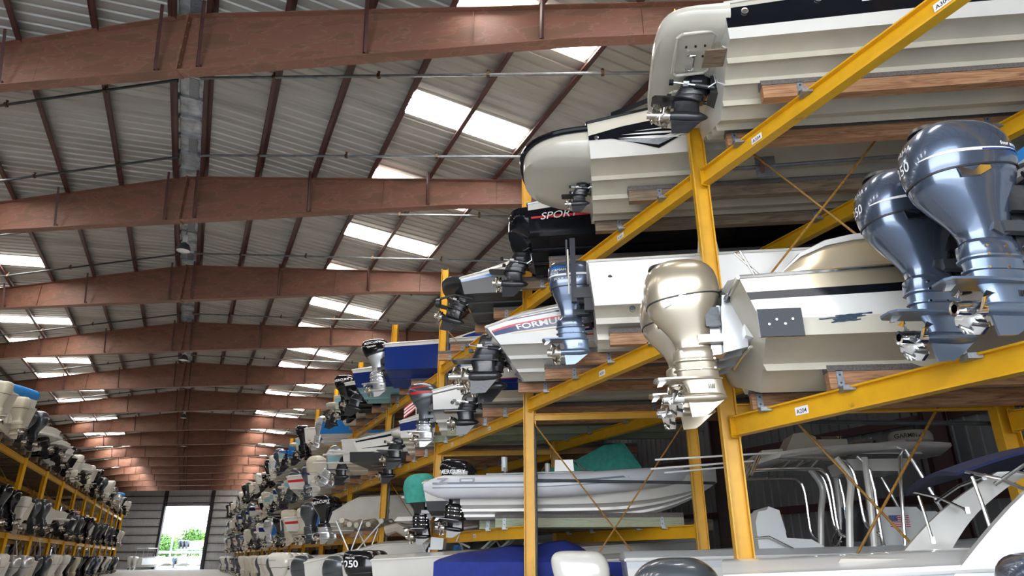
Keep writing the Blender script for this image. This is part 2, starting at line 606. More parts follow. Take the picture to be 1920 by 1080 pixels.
# end walls with their door openings
DL, DR, DZ = -4.27, 3.05, 8.95
NL, NR, NZ = -16.0, 5.0, 10.4
for nm, tt, spans, sgn in (('wall_far', T1, ((SWL, DL, 0), (DL, DR, DZ), (DR, SWR, 0)), -1), ('wall_near', T0, ((SWL, NL, 0), (NL, NR, NZ), (NR, SWR, 0)), 1)):
    mb = MB()
    for a, b, z0 in spans:
        pr = ribs(a, b, 0.305, 0.04)
        pr = [q for q in pr if q[0] < b] + [(b, 0)]
        vs, fs = [], []
        for ss, h in pr:
            vs += [(ss, sgn * h, z0), (ss, sgn * h, roof_z(ss))]
        for i in range(len(pr) - 1):
            fs.append((2 * i, 2 * i + 2, 2 * i + 3, 2 * i + 1))
        mb.add(vs, fs, M['endsheet'])
    structure(mb, nm, loc=P(0, tt, 0), rz=PHI, angle=10)
for z in (1.2, 2.4, 3.6, 4.8, 6.0, 7.2, 8.35, 9.4, 10.4):
    for a, b in (((SWL, SWR),) if z > DZ else ((SWL, DL), (DR, SWR))):
        mb = MB()
        mb.box((0, 0, 0), (b - a, 0.08, 0.1), M['girt'])
        structure(mb, 'trim_girt_far', loc=P((a + b) / 2, T1, z) - NP * 0.08, rz=PHI)
mb = MB()
for s_ in (DL - 0.15, DR + 0.15):
    mb.box((s_, -0.2, 5.6), (0.42, 0.4, 11.2), M['column'])
mb.box(((DL + DR) / 2, -0.1, DZ + 0.06), (DR - DL, 0.2, 0.16), M['girt'])
structure(mb, 'door_1', loc=P(0, T1, 0), rz=PHI)
for s_ in (-11.6, 10.2):
    mb = MB()
    mb.box((0, -0.15, 5.4), (0.35, 0.3, 10.8), M['column'])
    structure(mb, 'wall_column', loc=P(s_, T1, 0), rz=PHI)

# ------------------------------------------------------------------ storage racks
RT = [10.67 + 6.05 * k for k in range(-1, 17)]     # uprights of the near rack; RT[1] is the big near post
SF, SB = 7.28, 10.65


def rack_levels(j):
    if j == 3:
        return [4.50, 6.88]
    """beam tops in bay j (between uprights j and j+1)"""
    if j == 0:
        return [3.35, 7.07]
    if j == 1:
        return [4.80, 7.10]
    if j == 2:
        return [2.25, 4.66, 7.03]
    return [2.42, 4.50, 6.88]


def label_plate(parent, txt, loc, rz, k=1.0):
    mb = MB()
    mb.box((0, 0, 0), (0.20 * k, 0.006, 0.10 * k), M['sign'])
    vs, fs = text_geo(txt, 0.012)
    w = max(v[0] for v in vs)
    sc = 0.155 * k / w
    mb.add([(v[0] * sc - 0.0775 * k, -0.005, v[1] * sc - 0.03 * k) for v in vs], fs, M['ink'])
    return mb.build('label_plate', parent, loc=loc, rz=rz)


def build_rack(name, label, ts, sf, sb, levels, side, posts_top, names, detail=3):
    root = put(name, None, label=label, cat='boat rack')
    n = len(ts)
    dirn = 1 if side > 0 else -1
    for k, t in enumerate(ts):
        for s_, nm, w in ((sf, 'post', 0.2), (sb, 'post', 0.2)):
            mb = MB()
            hgt = posts_top if s_ == sf else 8.6
            mb.ibeam((0, 0, 0), (0, 0, hgt), 0.19, 0.22, M['yellow'], up=(1, 0, 0), tf=0.018, tw=0.014)
            mb.box((0, 0, 0.012), (0.34, 0.30, 0.024), M['yellow'])
            mb.build(nm, root, loc=P(s_, t, 0), rz=PHI)
        # ties and crossed rods of the upright
        a, b = P(sf, t, 0), P(sb, t, 0)
        for z in ((3.46,) if side > 0 and k < 2 else (4.42,)):
            mb = MB()
            mb.ibeam(a + XP * 0.1 * dirn + Vector((0, 0, z)), b - XP * 0.1 * dirn + Vector((0, 0, z)), 0.1, 0.14, M['yellow'])
            mb.build('tie_beam', root)
        for z0, z1 in ((0.05, 4.3), (4.55, 8.2)):
            for p, q in (((sf, z1), (sb, z0)), ((sf, z0), (sb, z1))):
                mb = MB()
                pa, pb = P(p[0], t, p[1]) + XP * 0.1 * dirn, P(q[0], t, q[1]) - XP * 0.1 * dirn
                mb.tube([pa, pb], 0.017, M['rod'], n=6)
                if k < 4 and detail > 2:
                    d = (pb - pa).normalized()
                    for c in (pa, pb):
                        mb.box((0, 0, 0), (0.1, 0.02, 0.1), M['yellow'], Matrix.Translation(c) @ Matrix.Rotation(PHI, 4, 'Z'))
                mb.build('brace_rod', root)
    for j in range(n - 1):
        for i, z in enumerate(levels(j)):
            for s_ in (sf, sb):
                a, b = P(s_, ts[j], 0), P(s_, ts[j + 1], 0)
                mb = MB()
                mb.ibeam((0, -(b.y - a.y) / 2 + 0.105, 0), (0, (b.y - a.y) / 2 - 0.105, 0), 0.14, 0.25, M['yellow'])
                for e in (-1, 1):
                    mb.box((0, e * ((b.y - a.y) / 2 - 0.112), 0), (0.16, 0.014, 0.29), M['yellow'])
                bm_ = mb.build('beam', root, loc=((a + b) / 2 + Vector((0, 0, z - 0.125))))
                if s_ == sf and names and j < 6:
                    for q, fr in enumerate((0.36, 0.80) if i else (0.5,)):
                        if (j, i) == (0, 0):
                            fr = 0.795
                        nm = names(j, i, q)
                        label_plate(bm_, nm, (-0.012 * dirn - 0.004, (b.y - a.y) * (fr - 0.5), 0.0), -PI / 2, 0.95 if j < 2 else 0.8)
    return root


def right_name(j, i, q):
    lv = {0: ['2', '3'], 1: ['2', '3'], 3: ['2', '3']}.get(j, ['1', '2', '3'])[i]
    base = {0: '04', 1: '01' if i == 0 else '03'}.get(j)
    if base is None:
        base = '%02d' % (2 * j + q)
    if (j, i) == (1, 0):
        return 'A301' if q == 0 else 'A300'
    return 'A' + lv + base


rack_r = build_rack('boat_rack', 'yellow steel boat rack with the white boat slot labels, towering close to the camera', RT, SF, SB, rack_levels, 1, 10.22, right_name)
SLF, SLB = -9.37, -12.8
LT = [24.6 + 6.2 * k for k in range(0, 13)]
rack_l = build_rack('boat_rack', 'yellow steel boat rack across the aisle beside the open far doorway', LT, SLF, SLB, lambda j: [2.75, 6.25], -1, 8.4, None, detail=1)


def bunk(parent, s0, s1, t, z, m='wood', h=0.2, w=0.13, carpet=0.0, double=False, side=1):
    """timber carrying a hull, lying on the beams; z is the beam top it rests on"""
    L = abs(s1 - s0)
    mb = MB()
    mb.box((0, 0, h / 2), (L, w, h), M[m])
    o = mb.build('bunk_board', parent, loc=P((s0 + s1) / 2, t, z), rz=PHI)
    cb = MB()
    c0 = carpet
    x0, x1 = -L / 2 - 0.01, L / 2 - c0
    rings = [[(x, y, zz) for y, zz in ((-w / 2 - 0.012, h - 0.01), (-w / 2 - 0.012, h + 0.055), (-w / 2 + 0.02, h + 0.085), (w / 2 - 0.02, h + 0.085), (w / 2 + 0.012, h + 0.055), (w / 2 + 0.012, h - 0.01))] for x in (x0, x1)]
    cb.loft(rings, M['carpet'])
    cb.build('carpet', o)
    for bs in ((SF, SB) if side > 0 else (SLF, SLB)):
        x = (bs - (s0 + s1) / 2)
        gb = MB()
        e = -1
        gb.box((x, e * (w / 2 + 0.006), 0.09), (0.07, 0.012, 0.22), M['galv'])
        gb.box((x, e * (w / 2 + 0.05), 0.006), (0.1, 0.1, 0.012), M['galv'])
        gb.box((x + 0.03 * side, e * (w / 2 + 0.06), -0.02), (0.13, 0.16, 0.05), M['galv'])
        for q in (0.06, 0.15):
            gb.box((x, e * (w / 2 + 0.014), q), (0.02, 0.01, 0.02), M['pipedark'])
        gb.build('bracket', o)
    return o

# ------------------------------------------------------------------ engines
def ring_xy(z, xa, xf, w, n, k, shear=0.0, expo=2.5):
    """closed outline in plan: aft end xa (rounder), front xf, half width w"""
    c, a = (xa + xf) / 2, (xf - xa) / 2
    out = []
    for i in range(n):
        th = 2 * PI * i / n
        cs, sn = math.cos(th), math.sin(th)
        e = expo
        x = c + a * math.copysign(abs(cs) ** (2 / e), cs)
        y = w * math.copysign(abs(sn) ** (2 / e), sn)
        out.append((x, y, z + shear * (x - c)))
    return out


COWL = {
    # z, aft, front, half width
    'round': dict(top=[(0.97, -.66, .17, .265), (1.05, -.675, .18, .285), (1.20, -.675, .165, .295), (1.34, -.635, .125, .275), (1.44, -.55, .05, .225), (1.50, -.42, -.05, .14), (1.515, -.30, -.12, .05)],
                  low=[(0.97, -.655, .165, .262), (.86, -.63, .13, .25), (.72, -.54, .06, .205), (.58, -.44, .02, .155), (.47, -.39, .0, .125), (.40, -.385, .01, .12)], shear=.13, expo=2.6),
    'wedge': dict(top=[(0.95, -.52, .20, .255), (1.03, -.58, .22, .28), (1.20, -.66, .22, .285), (1.34, -.69, .15, .26), (1.45, -.64, .05, .21), (1.50, -.52, -.05, .13), (1.512, -.38, -.12, .05)],
                  low=[(0.95, -.51, .19, .25), (.84, -.46, .14, .22), (.70, -.40, .06, .17), (.56, -.36, .0, .13), (.46, -.35, -.02, .115), (.40, -.355, .0, .115)], shear=.22, expo=2.8),
    'boxy': dict(top=[(0.92, -.50, .18, .24), (1.0, -.53, .20, .26), (1.20, -.54, .20, .265), (1.33, -.53, .18, .255), (1.40, -.48, .13, .215), (1.43, -.40, .05, .13), (1.435, -.3, -.02, .05)],
                 low=[(0.92, -.49, .17, .235), (.80, -.45, .12, .20), (.66, -.40, .05, .15), (.54, -.36, .0, .12), (.46, -.35, -.02, .11), (.40, -.355, .0, .11)], shear=.06, expo=3.2),
    'slab': dict(top=[(0.95, -.60, .20, .26), (1.02, -.64, .22, .29), (1.22, -.70, .23, .29), (1.40, -.72, .18, .26), (1.50, -.66, .10, .20), (1.535, -.55, .0, .12), (1.54, -.40, -.1, .05)],
                 low=[(0.95, -.59, .19, .255), (.80, -.52, .12, .22), (.66, -.45, .05, .17), (.54, -.40, .0, .13), (.46, -.37, -.02, .115), (.40, -.37, .0, .115)], shear=.05, expo=3.6),
}
_ob = {}
ZMAP = ([-.60, -.255, 0, .41, .97, 1.55], [-.44, -.205, 0, .35, .91, 1.43])


def zm(v):
    return float(np.interp(v, *ZMAP))



def prop_geo(mb, x0, z0, m, R=0.19, n=12, blades=3, hub=0.062, spin=0.5, lod=1):
    mb.revx([(x0, hub), (x0 - .10, hub * 1.02), (x0 - .2, hub * 0.92), (x0 - .22, hub * 0.95), (x0 - .221, hub * 0.55), (x0 - .1, hub * .5)], m, n, c=(0, 0, z0))
    for b in range(blades):
        a0 = spin + 2 * PI * b / blades
        nr, na = (5, 5) if lod else (3, 3)
        rings = []
        top, bot = [], []
        for i in range(nr):
            u = i / (nr - 1)
            r = hub * 0.9 + (R - hub * 0.9) * u
            half = (0.34 + 0.75 * math.sin(PI * min(1, u * 0.72 + 0.2))) * (1 - 0.72 * max(0, u - 0.75) / 0.25)
            row = []
            for j in range(na):
                q = -1 + 2 * j / (na - 1)
                ang = a0 + q * half * 0.72 + u * 0.25
                x = x0 - 0.09 + q * (0.075 - 0.02 * u) + 0.02 * u
                row.append((x, r * math.sin(ang), z0 + r * math.cos(ang)))
            rings.append(row)
        vs = [p for r_ in rings for p in r_] + [(p[0] - 0.008, p[1], p[2]) for r_ in rings for p in r_]
        N = nr * na
        fs = []
        for i in range(nr - 1):
            for j in range(na - 1):
                a = i * na + j
                fs += [(a, a + 1, a + na + 1, a + na), (N + a, N + a + na, N + a + na + 1, N + a + 1)]
        edge = [i * na for i in range(nr)] + [(nr - 1) * na + j for j in range(1, na)] + [i * na + na - 1 for i in range(nr - 2, -1, -1)]
        for e0, e1 in zip(edge, edge[1:]):
            fs.append((e0, e1, N + e1, N + e0))
        mb.add(vs, fs, m)


def outboard_meshes(kind, paint, lower=None, lod=2, pm='prop', belt=True):
    key = (kind, paint, lower, lod, pm)
    if key in _ob:
        return _ob[key]
    C = COWL[kind]
    n = {2: 40, 1: 20, 0: 12}[lod]
    k = {2: 16, 1: 8, 0: 6}[lod]
    pt, lw = M[paint], M[lower or paint]
    top = curve(C['top'], k)
    low = curve(C['low'], k)
    zc = C['top'][0][0]
    sh = lambda z: C['shear'] * max(0, min(1, (z - .45) / (zc - .45))) if z < zc else C['shear'] * max(0, 1 - (z - zc) / .6)
    cow = MB()
    cow.loft([ring_xy(z, a, f, w, n, k, sh(z), C['expo']) for z, a, f, w in top], pt)
    if lod and belt:
        r = [ring_xy(zc + dz, C['top'][0][1] - o, C['top'][0][2] + o, C['top'][0][3] + o, n, k, sh(zc), C['expo']) for dz, o in ((-.012, -.004), (-.012, .004), (.004, .004), (.004, -.004))]
        cow.loft(r, M['plastic'], cap0=False, cap1=False)
    mid = MB()
    mid.loft([ring_xy(z, a, f, w, n, k, sh(z), C['expo']) for z, a, f, w in low], pt)
    # apron and exhaust housing
    mid.loft([ring_xy(z, a, f, w, n, k, 0, 2.6) for z, a, f, w in ((.41, -.37, .0, .115), (.36, -.42, .03, .135), (.27, -.425, .035, .13), (.24, -.415, .03, .12))], pt)
    mid.loft([ring_xy(z, a, f, w, n, k, 0, 2.6) for z, a, f, w in ((.25, -.41, .025, .118), (.235, -.435, .045, .138), (.22, -.435, .045, .138), (.205, -.41, .03, .115), (.06, -.40, .05, .085), (.0, -.40, .05, .07))], lw)
    if lod:
        for zz in (.115,):
            mid.loft([ring_xy(zz + d, -.42 - o, .06 + o, .095 + o, n, k, 0, 2.6) for d, o in ((-.02, -.02), (-.006, .012), (.006, .012), (.02, -.02))], lw)
        for zz in ((.31, .23, .115) if lod > 1 else ()):
            for x in (-.3, -.15, .0):
                for e in (-1, 1):
                    mid.revx([(-.01, .012), (.01, .012)], M['chrome'], 8, Matrix.Translation((x, e * (.128 if zz > .2 else .10), zz)) @ Matrix.Rotation(PI / 2, 4, 'Z'))
    # anti-ventilation plate
    pl = [(-.66, -.07), (-.62, -.12), (-.40, -.135), (-.05, -.10), (.08, -.02), (.08, .02), (-.05, .10), (-.40, .135), (-.62, .12), (-.66, .07)]
    mid.plan(pl, -.012, .012, lw)
    mid.prism([(-.52, -.01), (-.60, -.01), (-.63, -.085), (-.58, -.08)], -.012, .012, M['alu'])
    # gearcase strut, torpedo, skeg
    mid.loft([ring_xy(z, a, f, w, n, k, 0, 2.0) for z, a, f, w in ((.0, -.36, .07, .06), (-.12, -.31, .08, .045), (-.24, -.30, .10, .05))], lw)
    mid.revx([(.11, .004), (.09, .03), (.04, .062), (-.05, .078), (-.25, .075), (-.36, .064), (-.37, .05)], lw, 16 if lod else 8, c=(0, 0, -.255))
    mid.prism([(.09, -.27), (-.10, -.50), (-.15, -.545), (-.29, -.555), (-.31, -.27)], -.011, .011, lw)
    if lod > 1:
        for q in range(4):
            mid.box((-.08 + q * .018, -.05, -.11), (.008, .012, .06), M['plastic'])
            mid.box((-.08 + q * .018, .05, -.11), (.008, .012, .06), M['plastic'])
    # clamp bracket, tilt tube and swivel
    bk = M['satinblack'] if paint not in ('whiteob', 'creamob') else M['whiteob']
    if paint == 'goldob':
        bk = M['silver']
    mid.loft([[(x, y, z) for x, z in ((-.02, .28), (.14, .30), (.17, .86), (.02, .90))] for y in (-.09, .09)], bk)
    for e in (-1, 1):
        mid.prism([(.10, .28), (.36, .34), (.40, .80), (.33, .96), (.16, .96), (.12, .70)], e * .17 - .02, e * .17 + .02, bk)
    if lod:
        mid.tube([(.20, -.27, .90), (.20, .27, .90)], .035, M['satinblack'], 10)
        mid.tube([(.10, 0, .34), (.33, 0, .55)], .035, M['alu'], 8)
    if lod > 1:
        mid.box((.03, -.15, .72), (.16, .05, .22), M['satinblack'])
        mid.tube([(.16, -.14, .95), (.30, -.2, 1.0), (.48, -.15, .93)], .03, M['plastic'], 8)
        mid.tube([(.12, -.12, 1.02), (.28, -.1, 1.1), (.50, -.05, 1.0)], .022, M['plastic'], 8)
        mid.loft([[(.02 + dx, yy, zz) for yy, zz in ((-.12, .42), (-.175, .43), (-.175, .52), (-.12, .53))] for dx in (-.17, .10)], M['steeldark'] if paint != 'goldob' else M['goldob'])
    for q in (mid, cow):
        q.v = [(x, y, zm(z)) for x, y, z in q.v]
    pr = MB()
    prop_geo(pr, -.36, -.205, M[pm], lod=1 if lod else 0, n=16 if lod else 8)
    _ob[key] = (mid.mesh('outboard'), cow.mesh('cowling', 40), pr.mesh('propeller'))
    return _ob[key]


def cowl_band(kind, z0, z1, th0, th1, m, off=.004, drop=0.0, n=24, mb=None, taper=True):
    """thin stripe lying on the cowl between two plan angles"""
    C = COWL[kind]
    A = np.array(C['top'], float)
    zc = A[0][0]
    mb = mb or MB()
    vs = []
    for i in range(n + 1):
        u = i / n
        th = th0 + (th1 - th0) * u
        mid, hw = (z0 + z1) / 2 + drop * u, (z1 - z0) / 2 * (math.sin(PI * (0.08 + 0.84 * u)) if taper else 1)
        for z in (mid - hw, mid + hw):
            a, f, w = [np.interp(z, A[:, 0], A[:, q]) for q in (1, 2, 3)]
            c, r = (a + f) / 2, (f - a) / 2
            cs, sn = math.cos(th), math.sin(th)
            e = C['expo']
            x = c + (r + off) * math.copysign(abs(cs) ** (2 / e), cs)
            y = (w + off) * math.copysign(abs(sn) ** (2 / e), sn)
            s_ = C['shear'] * max(0, 1 - (z - zc) / .6)
            vs.append((x, y, zm(z + s_ * (x - c))))
    mb.add(vs, [(2 * i, 2 * i + 2, 2 * i + 3, 2 * i + 1) for i in range(n)], m)
    return mb


def cowl_text(kind, txt, h, z0, th0, m, off=.005, mb=None, dirn=1, bold=.02, slope=0.0):
    """word wrapped round the cowl; th0 is where it starts (plan angle), read from outside"""
    C = COWL[kind]
    A = np.array(C['top'], float)
    zc = A[0][0]
    vs, fs = text_geo(txt, bold)
    mb = mb or MB()
    e = C['expo']

    def pos(th, z):
        a, f, w = [np.interp(z, A[:, 0], A[:, q]) for q in (1, 2, 3)]
        c, r = (a + f) / 2, (f - a) / 2
        cs, sn = math.cos(th), math.sin(th)
        x = c + (r + off) * math.copysign(abs(cs) ** (2 / e), cs)
        y = (w + off) * math.copysign(abs(sn) ** (2 / e), sn)
        return Vector((x, y, zm(z + C['shear'] * max(0, 1 - (z - zc) / .6) * (x - c))))
    ths = [th0 + dirn * i * 0.01 for i in range(400)]
    d = [0.0]
    for p, q in zip(ths, ths[1:]):
        d.append(d[-1] + (pos(q, z0) - pos(p, z0)).length)
    out = []
    sc = h / 0.7
    for x, y, _ in vs:
        th = np.interp(x * sc, d, ths)
        out.append(pos(th, z0 + y * sc + slope * x * sc))
    mb.add(out, fs, m)
    return mb


def add_outboard(boat, x, y, z, kind, paint, lower=None, lod=2, tilt=0.0, scale=1.0, pm='prop', label=None, rz=0.0, cover=None, spin=0.0):
    mid, cow, pr = outboard_meshes(kind, paint, lower, lod, pm)
    o = put('outboard', mid, boat, loc=(x, y, z))
    o.scale = (scale,) * 3
    o.rotation_euler = (0, tilt, rz)
    if label:
        o['label'] = label
    c = put('cowling', cow, o)
    p = put('propeller', pr, o)
    if cover:
        mb = MB()
        C = COWL[kind]
        tp = curve([(z_, a - .03, f + .03, w + .03) for z_, a, f, w in ([(C['top'][0][0] - .28, C['top'][0][1] + .06, C['top'][0][2] - .02, C['top'][0][3] - .02)] + C['top'])], 14)
        rnd = random.Random(3)
        mb.loft([[(px + rnd.uniform(-.008, .008), py + rnd.uniform(-.008, .008), zm(pz) + .03) for px, py, pz in ring_xy(z_, a, f, w, 28, 0, .04, 2.6)] for z_, a, f, w in tp], M[cover])
        mb.build('engine_cover', o, label='%s fitted canvas cover' % ('teal green' if cover == 'greenc' else 'white' if cover == 'creamob' else 'blue'))
    return o


_dr = {}


def add_drive(boat, x, z, tilt=0.0, y=0.0, duo=True, scale=1.0, paint='satinblack', lod=2):
    """sterndrive leg on the transom"""
    key = (duo, paint, lod)
    if key not in _dr:
        m = M[paint]
        n = 18 if lod > 1 else 10
        mb = MB()
        mb.loft([[(0.02, yy, zz) for yy, zz in ((-.2, -.05), (.2, -.05), (.24, .2), (.17, .42), (-.17, .42), (-.24, .2))], [(-.12, yy, zz) for yy, zz in ((-.17, 0), (.17, 0), (.2, .2), (.13, .38), (-.13, .38), (-.2, .2))]], m)
        mb.loft([ring_xy(q, a, f, w, n, 0, 0, 2.8) for q, a, f, w in ((.40, -.46, -.14, .10), (.36, -.52, -.10, .15), (.24, -.56, -.10, .17), (.12, -.60, -.12, .16), (.06, -.64, -.14, .15), (.0, -.64, -.16, .13))], m)
        mb.loft([ring_xy(q, a, f, w, n, 0, 0, 2.4) for q, a, f, w in ((.02, -.66, -.18, .12), (-.04, -.68, -.2, .11), (-.10, -.66, -.22, .09))], m)
        mb.plan([(-1.02, -.10), (-.98, -.15), (-.55, -.15), (-.2, -.05), (-.2, .05), (-.55, .15), (-.98, .15), (-1.02, .10)], -.10, -.075, m)
        mb.loft([ring_xy(q, a, f, w, n, 0, 0, 2.0) for q, a, f, w in ((-.09, -.70, -.26, .07), (-.20, -.66, -.26, .05), (-.34, -.66, -.24, .055))], m)
        mb.revx([(-.12, .005), (-.15, .035), (-.24, .075), (-.45, .09), (-.66, .085), (-.72, .07)], m, 16, c=(0, 0, -.36))
        mb.prism([(-.18, -.38), (-.42, -.66), (-.68, -.68), (-.70, -.38)], -.012, .012, m)
        for e in (-1, 1):
            mb.tube([(-.06, e * .2, .06), (-.36, e * .21, .10)], .035, m, 8)
            mb.tube([(-.36, e * .21, .10), (-.72, e * .19, .16)], .017, M['chrome'], 6)
            if lod > 1:
                mb.box((-.73, e * .18, .16), (.07, .06, .07), m)
                mb.box((-.30, e * .16, .30), (.18, .05, .05), M['plastic'])
                mb.box((-.25, e * .13, .40), (.07, .06, .05), m)
                mb.tube([(-.02, e * .13, .40), (-.12, e * .2, .46), (-.22, e * .16, .40)], .022, M['plastic'], 6)
        if lod > 1:
            mb.box((-.33, -.175, .2), (.16, .012, .035), M['inkg'])
            mb.box((-.50, -.2, .13), (.09, .07, .045), M['sign'])
            mb.tube([(-.0, -.22, .34), (-.08, -.27, .26), (-.05, -.25, .12), (-.16, -.22, .05)], .012, M['alu'], 6)
        pr = MB()
        prop_geo(pr, -.70, -.36, M['prop'], R=.2, n=14, hub=.07, blades=3)
        if duo:
            prop_geo(pr, -.86, -.36, M['prop'], R=.185, n=14, hub=.062, blades=3, spin=1.3)
        _dr[key] = (mb.mesh('sterndrive'), pr.mesh('propeller'))
    a, b = _dr[key]
    o = put('sterndrive', a, boat, loc=(x, y, z))
    o.rotation_euler = (0, tilt, 0)
    o.scale = (scale,) * 3
    put('propeller', b, o)
    return o


# ------------------------------------------------------------------ hulls
class Hull:
    def __init__(s, L=7.0, B=2.5, sheer=((0, 1.15), (1, 1.5)), zc=0.42, rake=0.16, strakes=2, bands=(), bottom='bottom', fw=0.42, pw=2.3, chine_flat=0.09, step=0.02, deck='white', crown=0.08, rail='white', keel_rise=0.72, stern=0.95, round_=0.8, stern_round=0.0, flare=0.93):
        s.__dict__.update(locals())
        s.sx = np.array([p[0] * L for p in sheer])
        s.sz = np.array([p[1] for p in sheer])

    def sh(s, x):
        return float(np.interp(x, s.sx, s.sz))

    def half(s, x):
        f = x / s.L
        g = max(0, (f - s.fw) / (1 - s.fw))
        return s.B / 2 * max(0.0, 1 - g ** s.pw) * (s.stern + (1 - s.stern) * min(1, f / .3))

    def keel(s, x):
        f = x / s.L
        return s.keel_rise * s.sh(s.L) * max(0, (f - .5) / .5) ** 2.7

    def chine(s, x):
        f = x / s.L
        return s.zc + (s.sh(x) - s.zc) * 0.72 * max(0, (f - .35) / .65) ** 2

    def side(s, x, v):
        b = s.half(x)
        yc = b * (s.flare - .2 * (x / s.L) ** 3)
        zc, zs = s.chine(x), s.sh(x)
        zc = max(zc, s.keel(x) + 0.02)
        return yc + (b - yc) * max(0, v) ** s.round_, zc + (zs - zc) * v

    def xs(s, x, z):
        return x - s.rake * z * max(0, 1 - x / (0.12 * s.L))

    def section(s, x):
        """points from keel to sheer and the material between each pair"""
        pts, ms = [], []
        yc, zc = s.side(x, 0)
        zk = s.keel(x)
        pts.append((0, zk))
        f = x / s.L
        sw = 0.09 * min(1, yc / 0.9)
        for k in range(1, s.strakes + 1):
            ys = yc * k / (s.strakes + 1)
            line = lambda y: zk + (zc - zk) * y / max(yc, 1e-6)
            pts += [(ys - sw, line(ys - sw)), (ys, line(ys - sw) - s.step * .3 * min(1, yc)), (ys + .001, line(ys))]
            ms += [s.bottom, s.bottom, s.bottom]
        cf = s.chine_flat * min(1, yc / 0.9)
        pts += [(max(0, yc - cf), zk + (zc - zk) * (1 - cf / max(yc, 1e-6)) - 0.0), (yc, zk + (zc - zk) * (1 - cf / max(yc, 1e-6)) - 0.01 * min(1, yc))]
        ms += [s.bottom, s.bottom]
        v0 = 0.0
        z_edge = None
        for vt, m in s.bands:
            v1 = vt(x) if callable(vt) else vt
            for q in (0.34, 0.67, 1.0):
                pts.append(s.side(x, v0 + (v1 - v0) * q))
                ms.append(m)
            v0 = v1
        return pts, ms

    def stations(s, n=30):
        u = np.linspace(0, 1, n)
        return [s.L * (q ** 0.9) * 0.999 for q in u]

    def hull_mesh(s, n=30):
        mb = MB()
        rows = []
        for x in s.stations(n):
            pts, ms = s.section(x)
            rows.append([(s.xs(x, z), y, z) for y, z in pts])
        k = len(rows[0])
        for sd in (1, -1):
            o = len(mb.v)
            for r in rows:
                mb.v += [(x, y * sd, z) for x, y, z in r]
            for i in range(n - 1):
                for j in range(k - 1):
                    a = o + i * k + j
                    f = (a, a + 1, a + k + 1, a + k) if sd < 0 else (a, a + k, a + k + 1, a + 1)
                    mb.f.append(f)
                    mb.m.append(mb.mi(M[ms[j]]))
        tr = [(x, y, z) for x, y, z in rows[0]] + [(x, -y, z) for x, y, z in reversed(rows[0][1:])]
        mb.add(tr, [tuple(range(len(tr)))], M[s.bands[0][1]])
        return mb.mesh('hull', 28)

    def deck_mesh(s, n=24):
        mb = MB()
        rows = []
        for x in s.stations(n):
            b, zs = s.half(x), s.sh(x)
            c = s.crown if not isinstance(s.crown, (list, tuple)) else float(np.interp(x / s.L, [p[0] for p in s.crown], [p[1] for p in s.crown]))
            half = [(b, zs), (b - .015 * min(1, b), zs + .03), (b * .86, zs + .05), (b * .72, zs + .05 + c * .75), (b * .4, zs + .05 + c), (0, zs + .05 + c * 1.05)]
            rows.append([(s.xs(x, z), y, z) for y, z in half] + [(s.xs(x, z), -y, z) for y, z in reversed(half[:-1])])
        mb.loft(rows, M[s.deck], closed=False, cap0=True, cap1=False)
        return mb.mesh('deck', 40)

    def rail_mesh(s, m, r=.022, n=26):
        mb = MB()
        for sd in (1, -1):
            pts = [(s.xs(x, s.sh(x)), sd * (s.half(x) + r * .4), s.sh(x)) for x in s.stations(n)]
            mb.tube(pts, r, m, 6)
        x0 = s.xs(0, s.sh(0))
        mb.tube([(x0 - r * .4, -s.half(0), s.sh(0)), (x0 - r * .4, s.half(0), s.sh(0))], r, m, 6)
        return mb.mesh('rub_rail')

    # things lying on the near side
    def strip(s, mb, x0, x1, lo, hi, m, off=.005, n=20, sd=-1):
        vs = []
        for i in range(n + 1):
            u = i / n
            x = x0 + (x1 - x0) * u
            for fn in (lo, hi):
                v = fn(u) if callable(fn) else fn
                y, z = s.side(x, v)
                vs.append((s.xs(x, z), sd * (y + off), z))
        mb.add(vs, [(2 * i, 2 * i + 2, 2 * i + 3, 2 * i + 1) for i in range(n)], m)

    def poly(s, mb, pts, m, off=.006, sd=-1):
        """small polygon given as (x, v) corners"""
        vs = []
        for x, v in pts:
            y, z = s.side(x, v)
            vs.append((s.xs(x, z), sd * (y + off), z))
        mb.add(vs, [tuple(range(len(vs)))], m)

    def text(s, mb, txt, x0, v0, h, m, off=.008, bold=.02, stretch=1.0, slant=0.0, climb=0.0, sd=-1):
        vs, fs = text_geo(txt, bold)
        sc = h / .7
        hv = s.sh(x0) - s.chine(x0)
        out = []
        for tx, ty, _ in vs:
            x = x0 + (tx * stretch + slant * ty) * sc
            v = v0 + (ty * sc + climb * tx * sc) / hv
            y, z = s.side(x, v)
            out.append((s.xs(x, z), sd * (y + off), z))
        mb.add(out, fs, m)


def platform_mesh(B, Lp, z, th, m, zt=0.0, tip=0.35, expo=3.0, trim=None, drop=0.0):
    """moulded swim platform: rounded in plan, thick at the hull, thin at its tip"""
    mb = MB()
    rows = []
    N = 16
    for i in range(N + 1):
        u = 1 - (1 - i / N) ** 1.8
        u = min(u, 0.9995)
        w = B / 2 * (1 - u ** expo) ** (1 / expo)
        x = -Lp * u
        d = th * (1 - (1 - tip) * u)
        top = z + zt - drop * u
        half = [(0, top + .02), (w * .9, top + .01), (w * .985, top - .02), (w, top - d * .35), (w * .97, top - d * .7), (w * .84, top - d), (w * .5, top - d * .93), (0, top - d * .9)]
        rows.append([(x, y, zz) for y, zz in half] + [(x, -y, zz) for y, zz in reversed(half[1:-1])])
    mb.loft(rows, M[m])
    return mb.mesh('swim_platform', 50)


